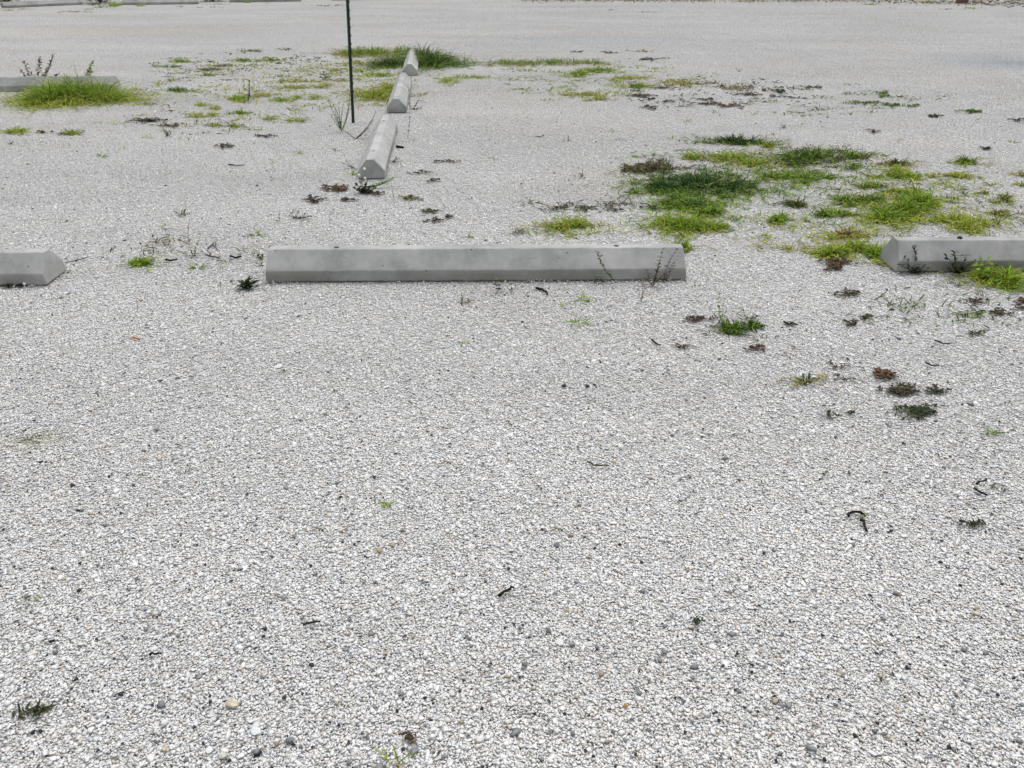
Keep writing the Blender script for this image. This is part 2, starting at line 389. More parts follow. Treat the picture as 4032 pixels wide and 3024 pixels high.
# ------------------------------------------------------------------ wheel stops
L, W, HT, H1, TW = 1.83, .182, .128, .053, .052
def stop_mesh(hole=True):
    bm = bmesh.new()
    secs = []
    prof = [(-W / 2, .004), (-W / 2, H1), (-TW / 2, HT), (TW / 2, HT), (W / 2, H1), (W / 2, .004)]
    xs = np.linspace(-L / 2, L / 2, 61)
    for q, x in enumerate(xs):
        row = []
        for (y, z) in prof:
            xx = x
            if q in (0, len(xs) - 1): xx = x - math.copysign(max(0, z) * .10, x)
            row.append(bm.verts.new((xx, y + random.gauss(0, .0006) + .0012 * math.sin(x * 5 + y * 30), z + random.gauss(0, .0006) - (.003 * max(0, random.gauss(0, 1) - 1.6) if z > .02 else 0))))
        secs.append(row)
    for a, b in zip(secs, secs[1:]):
        for i in range(6):
            j = (i + 1) % 6
            bm.faces.new((a[i], a[j], b[j], b[i]))
    bm.faces.new(secs[0][::-1]); bm.faces.new(secs[-1])
    bmesh.ops.recalc_face_normals(bm, faces=bm.faces)
    be = [e for e in bm.edges if len(e.link_faces) == 2 and e.calc_face_angle(0) > .3]
    bmesh.ops.bevel(bm, geom=be, offset=.0045, segments=2, profile=.6, affect='EDGES')
    me = bpy.data.meshes.new('body'); bm.to_mesh(me); bm.free()
    o = bpy.data.objects.new('tmp', me); COL.objects.link(o)
    cb = bmesh.new()
    for sx in (-1, 1):
        bmesh.ops.create_cone(cb, cap_ends=True, segments=20, radius1=.0115, radius2=.0125, depth=.12,
                              matrix=Matrix.Translation((sx * (L / 2 - .303), 0, HT - .02)))
    cm = bpy.data.meshes.new('c'); cb.to_mesh(cm); cb.free(); c = bpy.data.objects.new('tmpc', cm); COL.objects.link(c)
    b = o.modifiers.new('b', 'BOOLEAN'); b.operation = 'DIFFERENCE'; b.object = c; b.solver = 'EXACT'
    dg = bpy.context.evaluated_depsgraph_get(); dg.update()
    out = bpy.data.meshes.new_from_object(o.evaluated_get(dg))
    bpy.data.objects.remove(o); bpy.data.objects.remove(c)
    out.name = 'wheel_stop_body'
    return out
SM = stop_mesh()
SM.materials.clear(); SM.materials.append(M_CONC)
M_STEEL = plain('rusty_steel', (.05, .04, .035), .7, .4)
def wheel_stop(corner, ang, label, side, group, tilt=0, pins=()):
    """corner = ground point of a near corner; side: -1 the stop runs to the left (-x) of it, 1 to the right"""
    o = bpy.data.objects.new('wheel_stop', None); COL.objects.link(o); o.empty_display_size = .1
    d = Vector((math.cos(ang), math.sin(ang), 0)); nrm = Vector((-d.y, d.x, 0))
    c = corner + d * (side * L / 2) + nrm * (W / 2)
    o.location = (c.x, c.y, .004); o.rotation_euler = (0, tilt, ang)
    tag(o, label, 'wheel stop', group)
    b = bpy.data.objects.new('body', SM); COL.objects.link(b); b.parent = o
    for sx, hh in pins:
        bm = bmesh.new()
        bmesh.ops.create_cone(bm, cap_ends=True, segments=12, radius1=.0075, radius2=.0075, depth=.11)
        bmesh.ops.create_cone(bm, cap_ends=True, segments=12, radius1=.011, radius2=.009, depth=.006, matrix=Matrix.Translation((0, 0, .055)))
        m2 = bpy.data.meshes.new('anchor_pin'); bm.to_mesh(m2); bm.free()
        p = link_mesh('anchor_pin', m2, M_STEEL, o); p.location = (sx * (L / 2 - .303), 0, HT + hh - .055)
    return o
def ang_px(a, b):
    d = gp(*b) - gp(*a); return math.atan2(d.y, d.x)
NEAR = 'concrete wheel stops across the near parking row'
aC = ang_px((1047, 1117), (2692, 1107))
wheel_stop(gp(1047, 1117), aC, 'long grey wheel stop lying whole across the middle, red stemmed weed before its right end', 1, NEAR)
wheel_stop(gp(187, 1129), aC, 'grey concrete wheel stop cut off by the left edge, its right end face showing', -1, NEAR)
wheel_stop(gp(3524, 1077), aC, 'grey wheel stop at the right edge with dark leafy weeds growing before it', 1, NEAR, pins=((-1, .005),))
ROW = 'concrete wheel stops laid end on in a line going away'
def end_on(pl, pr, label, fp, k=1.0):
    a, b = gp(*pl), gp(*pr); mid = (a + b) / 2
    far = gp(*fp) - mid
    ang = math.atan2(far.y, far.x)
    d = Vector((math.cos(ang), math.sin(ang), 0)); nrm = Vector((-d.y, d.x, 0))
    o = wheel_stop(mid - nrm * W / 2, ang, label, 1, ROW)
    o.scale = (k, .93, .93); o.location = mid.x + d.x * L * k / 2, mid.y + d.y * L * k / 2, .004
    return o
end_on((1406, 708), (1521, 708), 'nearest wheel stop of the line going away, blunt end behind the dark rosette weed', (1524, 512), .85)
end_on((1519, 447), (1606, 447), 'second wheel stop of the line going away, yellow green grass along its left side', (1592, 328), .92)
end_on((1581, 299), (1649, 299), 'farthest wheel stop of the line going away, half sunk between tall dark green grass', (1622, 255), .9)
wheel_stop(gp(457, 357), ang_px((0, 362), (457, 356)), 'grey wheel stop cut off at the left edge behind the big bright grass clump', -1, 'wheel stops behind the near row')
FARG = 'wheel stops in a row along the far edge of the lot'
for (x0, y0, x1, y1, lab) in ((17, 33, 320, 19, 'leftmost wheel stop at the far edge of the lot, slightly askew'),
                              (479, 20, 778, 17, 'second wheel stop from the left at the far edge, yellow weed at its left'),
                              (903, 10, 1200, 6, 'third wheel stop from the left at the far edge, cropped by the top'),
                              (1305, 3, 1600, -1, 'fourth wheel stop at the far edge, only its foot in view near the stake')):
    wheel_stop(gp(x0, y0), ang_px((x0, y0), (x1, y1)), lab, 1, FARG)

bank_P = []
for o in [o for o in COL.objects if o.name.startswith('wheel_stop') and o.type == 'EMPTY' and o.location.y < 12]:
    bpy.context.view_layer.update()
    for side in (-1, 1):
        n = 420; x = rng.uniform(-L / 2 - .01, L / 2 + .01, n)
        heap = np.clip(.5 + .5 * np.sin(x * 4 + o.location.x * 3) + .5 * np.sin(x * 11 + side), 0, 1.4)
        ok = rng.uniform(0, 1, n) < .05 + .5 * heap; x, heap = x[ok], heap[ok]; n = len(x)
        off_ = np.abs(rng.normal(0, .010, n)) + .001
        yy = side * (W / 2 + off_); zz = np.maximum(.0, (.009 * heap - off_ * .5)) * rng.uniform(.3, 1, n)
        M = o.matrix_world
        for a_, b_, c_ in zip(x, yy, zz):
            v_ = M @ Vector((a_, b_, c_)); bank_P.append((v_.x, v_.y, max(.003, v_.z)))
bank_P = np.array(bank_P); n = len(bank_P); q_ = .0042 * np.exp(rng.normal(0, .3, n))
v, f, c = stones(bank_P, np.stack([q_ * 1.25, q_ * .9, q_ * .42], -1), shell_cols(n), .45)
tag(link_mesh('banked_gravel', np_mesh('banked_gravel', v, f, c), M_STONE), 'loose white gravel banked unevenly against the feet of the wheel stops', 'gravel', kind='stuff')

# ------------------------------------------------------------------ green stake
base = gp(1389, 484); top = up_at(base, 1366, 0)
d = (top - base); d = d / d.z; Hs = 1.55
root = bpy.data.objects.new('green_stake', None); COL.objects.link(root); root.location = base
root.rotation_euler = Vector((d.x, d.y, 1)).to_track_quat('Z', 'Y').to_euler()
tag(root, 'thin dark green metal stake standing upright beside the line of wheel stops', 'stake')
M_GREEN = plain('dark_green_paint', (.010, .030, .019), .4, 0, 60, .35, .1)
bm = bmesh.new()
pr = [(-.0175, -.005), (.0175, -.005), (.0175, .0005), (.0045, .0015), (.0045, .016), (-.0045, .016), (-.0045, .0015), (-.0175, .0005)]
lo = [bm.verts.new((x, -y, -.05)) for x, y in pr]; hi = [bm.verts.new((x, -y, Hs)) for x, y in pr]
for i in range(8): bm.faces.new((lo[i], lo[(i + 1) % 8], hi[(i + 1) % 8], hi[i]))
bm.faces.new(lo[::-1]); bm.faces.new(hi)
bmesh.ops.recalc_face_normals(bm, faces=bm.faces)
for k in range(20):
    bmesh.ops.create_cube(bm, size=1, matrix=Matrix.Translation((0, -.0185, .25 + k * .06)) @ Matrix.Diagonal((.008, .006, .012, 1)))
m2 = bpy.data.meshes.new('post'); bm.to_mesh(m2); bm.free(); link_mesh('post', m2, M_GREEN, root)
bm = bmesh.new(); bmesh.ops.create_cone(bm, cap_ends=True, segments=16, radius1=.02, radius2=.015, depth=.03, matrix=Matrix.Translation((0, -.004, Hs)))
m2 = bpy.data.meshes.new('cap'); bm.to_mesh(m2); bm.free(); link_mesh('cap', m2, M_GREEN, root)

# ------------------------------------------------------------------ plants
PAL = {
 'dark':   [(.015, .062, .013), (.027, .095, .017), (.060, .14, .020)],
 'green':  [(.075, .17, .014), (.13, .24, .018), (.20, .30, .03)],
 'bright': [(.17, .29, .014), (.26, .37, .025), (.12, .23, .015)],
 'yellow': [(.27, .34, .02), (.38, .42, .04), (.18, .28, .02), (.42, .40, .10)],
 'straw':  [(.36, .30, .10), (.42, .34, .17), (.24, .26, .05)],
 'olive':  [(.08, .09, .03), (.13, .13, .04), (.10, .14, .03)],
 'rust':   [(.16, .075, .035), (.22, .12, .05), (.12, .10, .03)],
 'brown':  [(.085, .060, .042), (.13, .086, .058), (.10, .095, .05)],
 'deep':   [(.026, .046, .018), (.042, .068, .024), (.066, .095, .032)],
 'black':  [(.016, .015, .013), (.03, .026, .02)],
 'red':    [(.17, .08, .05), (.12, .065, .045)],
}
def pal_cols(st, n):
    """st 'dark' or 'dark+yellow' (mixed, first weightier)"""
    parts = st.split('+'); wts = [1.0] + [.42] * (len(parts) - 1)
    pool, pw = [], []
    for p, w_ in zip(parts, wts):
        for c in PAL[p]: pool.append(c); pw.append(w_ / len(PAL[p]))
    pw = np.array(pw) / sum(pw); pool = [tuple(x * (.66 if p_ < .2 else .96) for x in c) for c, p_ in [(c, max(c)) for c in pool]]
    c = np.array(pool)[rng.choice(len(pool), n, p=pw)]
    return np.clip(c * rng.uniform(.78, 1.25, (n, 1)) * rng.uniform(.93, 1.07, (n, 3)), 0, .9)

def blades(sp, P, az, el, ln, wd, cols, droop=.8, seg=4):
    """curved tapering blades; P (n,3) roots"""
    n = len(P)
    dirh = np.stack([np.cos(az), np.sin(az), np.zeros(n)], -1)
    side = np.stack([-np.sin(az), np.cos(az), np.zeros(n)], -1)
    tw = rng.normal(0, .5, n)
    side = side * np.cos(tw)[:, None] + np.array([0, 0, 1.]) * np.sin(tw)[:, None]
    pts = [P]; a = el.copy(); cur = P.copy()
    for s_ in range(seg):
        cur = cur + (dirh * np.cos(a)[:, None] + np.array([0, 0, 1.]) * np.sin(a)[:, None]) * (ln / seg)[:, None]
        cur[:, 2] = np.maximum(cur[:, 2], .004 + .002 * rng.uniform(0, 1, n))
        pts.append(cur); a = a - droop / seg * (1 + s_ * .5)
    prof = [.75, 1.0, .9, .6, .06][:seg + 1] if seg == 4 else np.linspace(1, .06, seg + 1)
    rows = []
    for p, w_ in zip(pts, prof):
        rows.append(p - side * (wd * w_ / 2)[:, None]); rows.append(p + side * (wd * w_ / 2)[:, None])
    V = np.stack(rows, 1)                       # n, 2(seg+1), 3
    k = 2 * (seg + 1)
    f = np.array([[2 * i, 2 * i + 1, 2 * i + 3, 2 * i + 2] for i in range(seg)])
    Fc = (f[None] + (np.arange(n) * k)[:, None, None]).reshape(-1, 4)
    sp.add(V.reshape(-1, 3), Fc, np.repeat(cols, k, 0))

def tube(sp, pts, r, col, sides=4):
    pts = [Vector(p) for p in pts]; m_ = len(pts)
    V, Fc = [], []
    for i, p in enumerate(pts):
        t = (pts[min(i + 1, m_ - 1)] - pts[max(i - 1, 0)]).normalized()
        a = t.cross(Vector((0, 0, 1)))
        if a.length < .05: a = t.cross(Vector((1, 0, 0)))
        a.normalize(); b = t.cross(a)
        rr = r[i] if hasattr(r, '__len__') else r * (1 - .6 * i / max(1, m_ - 1))
        for k in range(sides):
            th = 2 * math.pi * k / sides
            V.append(p + (a * math.cos(th) + b * math.sin(th)) * rr)
    for i in range(m_ - 1):
        for k in range(sides):
            k2 = (k + 1) % sides
            Fc.append((i * sides + k, i * sides + k2, (i + 1) * sides + k2, (i + 1) * sides + k))
    V = np.array([v[:] for v in V]); sp.add(V, Fc, np.tile(np.array(col), (len(V), 1)))

def in_lobes(lobes, n):
    """roots in ragged ellipses given in photo pixels; returns ground points and 0..1 distance from the middle"""
    ar = np.array([l[2] * l[3] for l in lobes], float); ar /= ar.sum()
    pick = rng.choice(len(lobes), n, p=ar)
    Lb = np.array(lobes, float)[pick]
    th = rng.uniform(0, 2 * np.pi, n)
    ph = rng.uniform(0, 6.28, (len(lobes), 4))[pick]
    edge = 1 + .18 * np.sin(2 * th + ph[:, 0]) + .20 * np.sin(5 * th + ph[:, 1]) + .16 * np.sin(9 * th + ph[:, 2]) + .10 * np.sin(17 * th + ph[:, 3])
    r = np.power(rng.uniform(0, 1, n), .60)
    out_ = rng.uniform(0, 1, n) < .09; r = np.where(out_, rng.uniform(.9, 1.55, n), r)
    px = Lb[:, 0] + Lb[:, 2] * r * edge * np.cos(th); py = Lb[:, 1] + Lb[:, 3] * r * edge * np.sin(th)
    c = gpa(Lb[:, 0], Lb[:, 1]); P = gpa(px, np.maximum(py, -60))
    return P, np.clip(r, 0, 1), P - c

def grass(name, label, cat, group, lobes, style, h, n, wd=.0042, edge_style=None, stand=1.0, runners=True):
    s_ = Soup()
    P, r, out = in_lobes(lobes, n)
    # clumping
    q = (np.sin(P[:, 0] * 37 + 1.3) * np.sin(P[:, 1] * 41 + .7) + np.sin(P[:, 0] * 83 + 2) * np.sin(P[:, 1] * 71)) * .5
    a_, b_, c_, d_, e_, f_ = np.random.default_rng(abs(int(lobes[0][0] * 7 + lobes[0][1]))).uniform(0, 6.28, 6)
    X_, Y_ = P[:, 0], P[:, 1]
    q2 = (np.sin(X_ * 21 + a_ + 2 * np.sin(Y_ * 13 + b_)) * np.sin(Y_ * 17 + c_ + 2 * np.sin(X_ * 15 + d_)) + .6 * np.sin(X_ * 47 + Y_ * 31 + e_) * np.sin(Y_ * 43 - X_ * 29 + f_))
    hole = np.clip((q2 + .75 - 1.5 * (r - .35)) * 2.2, .03, 1)
    keep = rng.uniform(0, 1, n) < np.clip(.85 + .4 * q, .12, 1) * hole
    P, r, out, q = P[keep], r[keep], out[keep], q[keep]; n = len(P)
    P[:, 2] = rng.uniform(0, .006, n)
    az = np.arctan2(out[:, 1], out[:, 0]) + rng.normal(0, 1.3, n)
    el = np.clip(rng.normal(.78, .40, n) * stand - .42 * r, .05, 1.5)
    ln = h * rng.uniform(.55, 1.35, n) * (1.05 - .35 * r) * (1 + .25 * q)
    c = pal_cols(style, n)
    if edge_style:
        e = rng.uniform(0, 1, n) < np.clip((r - .45) * 1.6, 0, .85); c[e] = pal_cols(edge_style, e.sum())
    dead = rng.uniform(0, 1, n) < .05; c[dead] = pal_cols('straw', dead.sum())
    blades(s_, P, az, el, ln, wd * rng.uniform(.7, 1.3, n), c, droop=.9)
    o = s_.build(name, M_LEAF); tag(o, label, cat, group)
    if runners:
        s2 = Soup(); k = max(6, n // 32)
        P2, r2, out2 = in_lobes([(a, b, c * 1.08, d * 1.1) for a, b, c, d in lobes], k)
        for i in range(k):
            a = math.atan2(out2[i, 1], out2[i, 0]) + random.gauss(0, .7); p = Vector(P2[i]); p.z = .006; pts = [p.copy()]
            st = h * random.uniform(.25, .5)
            for j in range(5):
                a += random.gauss(0, .35); p = p + Vector((math.cos(a), math.sin(a), 0)) * st; p.z = .006 + random.uniform(0, .01); pts.append(p.copy())
            tube(s2, pts, .0012, pal_cols('straw+rust', 1)[0], 3)
            T = np.array([q_[:] for q_ in pts[1:]]); T = np.repeat(T, 2, 0); m_ = len(T)
            blades(s_ if False else s2, T, rng.uniform(0, 6.28, m_), rng.uniform(.2, 1.0, m_), h * rng.uniform(.3, .7, m_), np.full(m_, wd * .8), pal_cols(edge_style or style, m_))
        s2.build('runners', M_LEAF, o)
    return o

def leafset(sp, P, az, el, ln, wd, cols):
    """small oval leaves (two quads folded a little)"""
    n = len(P)
    d_ = np.stack([np.cos(az) * np.cos(el), np.sin(az) * np.cos(el), np.sin(el)], -1)
    sd = np.stack([-np.sin(az), np.cos(az), np.zeros(n)], -1)
    tl = rng.normal(0, .35, n); sd = sd * np.cos(tl)[:, None] + np.array([0, 0, 1.]) * np.sin(tl)[:, None]
    upv = np.cross(d_, sd)
    rows = []
    for t, w_, u_ in ((0, .12, 0), (.3, .85, .06), (.65, .9, .05), (1, .08, -.08)):
        c_ = P + d_ * (ln * t)[:, None] + upv * (ln * u_)[:, None]
        rows.append(c_ - sd * (wd * w_ / 2)[:, None] + upv * (wd * .12 * w_)[:, None])
        rows.append(c_ + sd * (wd * w_ / 2)[:, None] + upv * (wd * .12 * w_)[:, None])
    V = np.stack(rows, 1); f = np.array([[0, 1, 3, 2], [2, 3, 5, 4], [4, 5, 7, 6]])
    V[..., 2] = np.maximum(V[..., 2], .004)
    sp.add(V.reshape(-1, 3), (f[None] + (np.arange(n) * 8)[:, None, None]).reshape(-1, 4), np.repeat(cols, 8, 0))

def weed_mat(name, label, cat, group, lobes, style, n, ls=.010, stemcol='brown', lift=.014, clump=24):
    """prostrate mat: creeping stems that carry small leaves"""
    sl_, ss = Soup(), Soup()
    nst = max(5, n // clump)
    Ps = []
    for (cx_, cy_, rx, ry) in lobes:
        k = max(3, int(nst * rx * ry / sum(l[2] * l[3] for l in lobes)))
        c = gp(cx_ + random.uniform(-.2, .2) * rx, cy_ + random.uniform(-.2, .2) * ry)
        for i in range(k):
            th = 6.283 * (i + random.uniform(-.4, .4)) / k
            rr = random.uniform(.3, 1.3)
            e = gp(cx_ + rx * rr * math.cos(th), max(-40, cy_ + ry * rr * math.sin(th)))
            bend = Vector((-(e - c).y, (e - c).x, 0)) * random.uniform(-.25, .25)
            pts = []
            zt = random.uniform(.006, lift)
            for t in (0, .25, .5, .75, 1):
                p = c.lerp(e, t) + bend * math.sin(t * 3.1); p += Vector((random.gauss(0, .003), random.gauss(0, .003), 0)); p.z = .006 + zt * math.sin(t * 2.6) * random.uniform(.3, 1)
                pts.append(p)
            tube(ss, pts, .0013, pal_cols(stemcol, 1)[0], 3); Ps.append(pts)
    m_ = n
    P = np.empty((m_, 3)); az = np.empty(m_)
    for i in range(m_):
        pts = Ps[i % len(Ps)]; t = random.uniform(.12, 1) * 3.999; j = int(t)
        p = pts[j].lerp(pts[j + 1], t - j); P[i] = p; dd = pts[j + 1] - pts[j]; az[i] = math.atan2(dd.y, dd.x) + random.choice((-1, 1)) * random.uniform(.4, 1.5)
    leafset(sl_, P, az, rng.uniform(-.1, .6, m_), ls * rng.uniform(.7, 1.4, m_), ls * .55 * rng.uniform(.7, 1.3, m_), pal_cols(style, m_))
    o = sl_.build(name, M_LEAF); tag(o, label, cat, group); ss.build('stems', M_STEM, o); return o

def stem_weed(name, label, cat, group, base, tips, ls, per, style, stemcol, r=.0016, flowers=None, bow=.12, pair=True):
    """upright stems from one root to tips given in photo pixels, leaves set along them"""
    b = gp(*base); root = bpy.data.objects.new(name, None); COL.objects.link(root); root.location = b; root.empty_display_size = .05
    tag(root, label, cat, group)
    ss, sl_ = Soup(), Soup(); P, AZ, EL = [], [], []
    for k, tp in enumerate(tips):
        e = up_at(b, tp[0], tp[1], random.uniform(-.03, .03)); hgt = (e - b).length
        sidev = Vector((random.gauss(0, 1), random.gauss(0, 1), 0)).normalized() * hgt * bow * random.uniform(-1, 1)
        pts = []
        for t in np.linspace(0, 1, 7):
            p = b.lerp(e, t) + sidev * math.sin(t * math.pi); p.z = max(p.z, .004); pts.append(p)
        tube(ss, pts, r, pal_cols(stemcol, 1)[0], 4)
        m_ = max(2, int(per * hgt / .1))
        for q in range(m_):
            t = (.1 + .9 * (q + .5) / m_) * 5.999; j = int(t); p = pts[j].lerp(pts[j + 1], t - j); a0 = random.uniform(0, 6.28)
            for a in ((a0, a0 + math.pi) if pair else (a0,)):
                P.append(p[:]); AZ.append(a); EL.append(random.uniform(-.1, .8))
    P = np.array(P); m_ = len(P)
    leafset(sl_, P, np.array(AZ), np.array(EL), ls * rng.uniform(.6, 1.3, m_), ls * .5 * rng.uniform(.7, 1.3, m_), pal_cols(style, m_))
    ss.build('stem', M_STEM, root); sl_.build('leaves', M_LEAF, root)
    if flowers:
        for f in flowers:
            p = up_at(b, *f); bm = bmesh.new(); bmesh.ops.create_icosphere(bm, subdivisions=2, radius=.009)
            for v in bm.verts: v.co *= random.uniform(.85, 1.1)
            m2 = bpy.data.meshes.new('flower'); bm.to_mesh(m2); bm.free()
            fo = link_mesh('flower', m2, M_FLOWER, root); fo.location = p - b
            s3 = Soup(); tube(s3, [b + Vector((0, 0, .01)), b.lerp(p, .5) + Vector((.006, 0, 0)), p], .0009, PAL['olive'][1], 3); s3.build('flower_stalk', M_STEM, root)
    return root
M_FLOWER = plain('pale_flower', (.72, .70, .55), .8, 0, 300, .15)

def rosette(name, label, cat, base, wpx, n, style, el=(.15, 1.1), wr=.28):
    """ring of lance shaped leaves from one root"""
    b = gp(*base); sc = (gp(base[0] + wpx / 2, base[1]) - b).length
    s_ = Soup()
    az = rng.uniform(0, 6.28, n); e = rng.uniform(el[0], el[1], n); ln = sc * rng.uniform(.55, 1.05, n)
    P = np.tile(np.array(b[:]), (n, 1)) + np.stack([rng.normal(0, .006, n), rng.normal(0, .006, n), np.full(n, .004)], -1)
    blades(s_, P, az, e, ln, ln * wr * rng.uniform(.7, 1.2, n), pal_cols(style, n), droop=.9)
    o = s_.build(name, M_LEAF); return tag(o, label, cat)

def twig(name, label, cat, group, pts, r, style='black', z=.009, parent=None):
    s_ = Soup(); g = [gp(*p) for p in pts]
    for i, p in enumerate(g): p.z = z + random.uniform(0, .004)
    # a little irregular
    out = []
    for a, b in zip(g, g[1:]):
        out += [a, a.lerp(b, .5) + Vector((random.gauss(0, .0025), random.gauss(0, .0025), 0))]
    out.append(g[-1]); m_ = len(out)
    rr = [r * random.uniform(.75, 1.2) * (1 - .4 * i / m_) for i in range(m_)]
    tube(s_, out, rr, pal_cols(style, 1)[0], 6)
    if parent is None:
        o = s_.build(name, M_STEM); return tag(o, label, cat, group)
    return s_.build(name, M_STEM, parent)

exec_tables = True
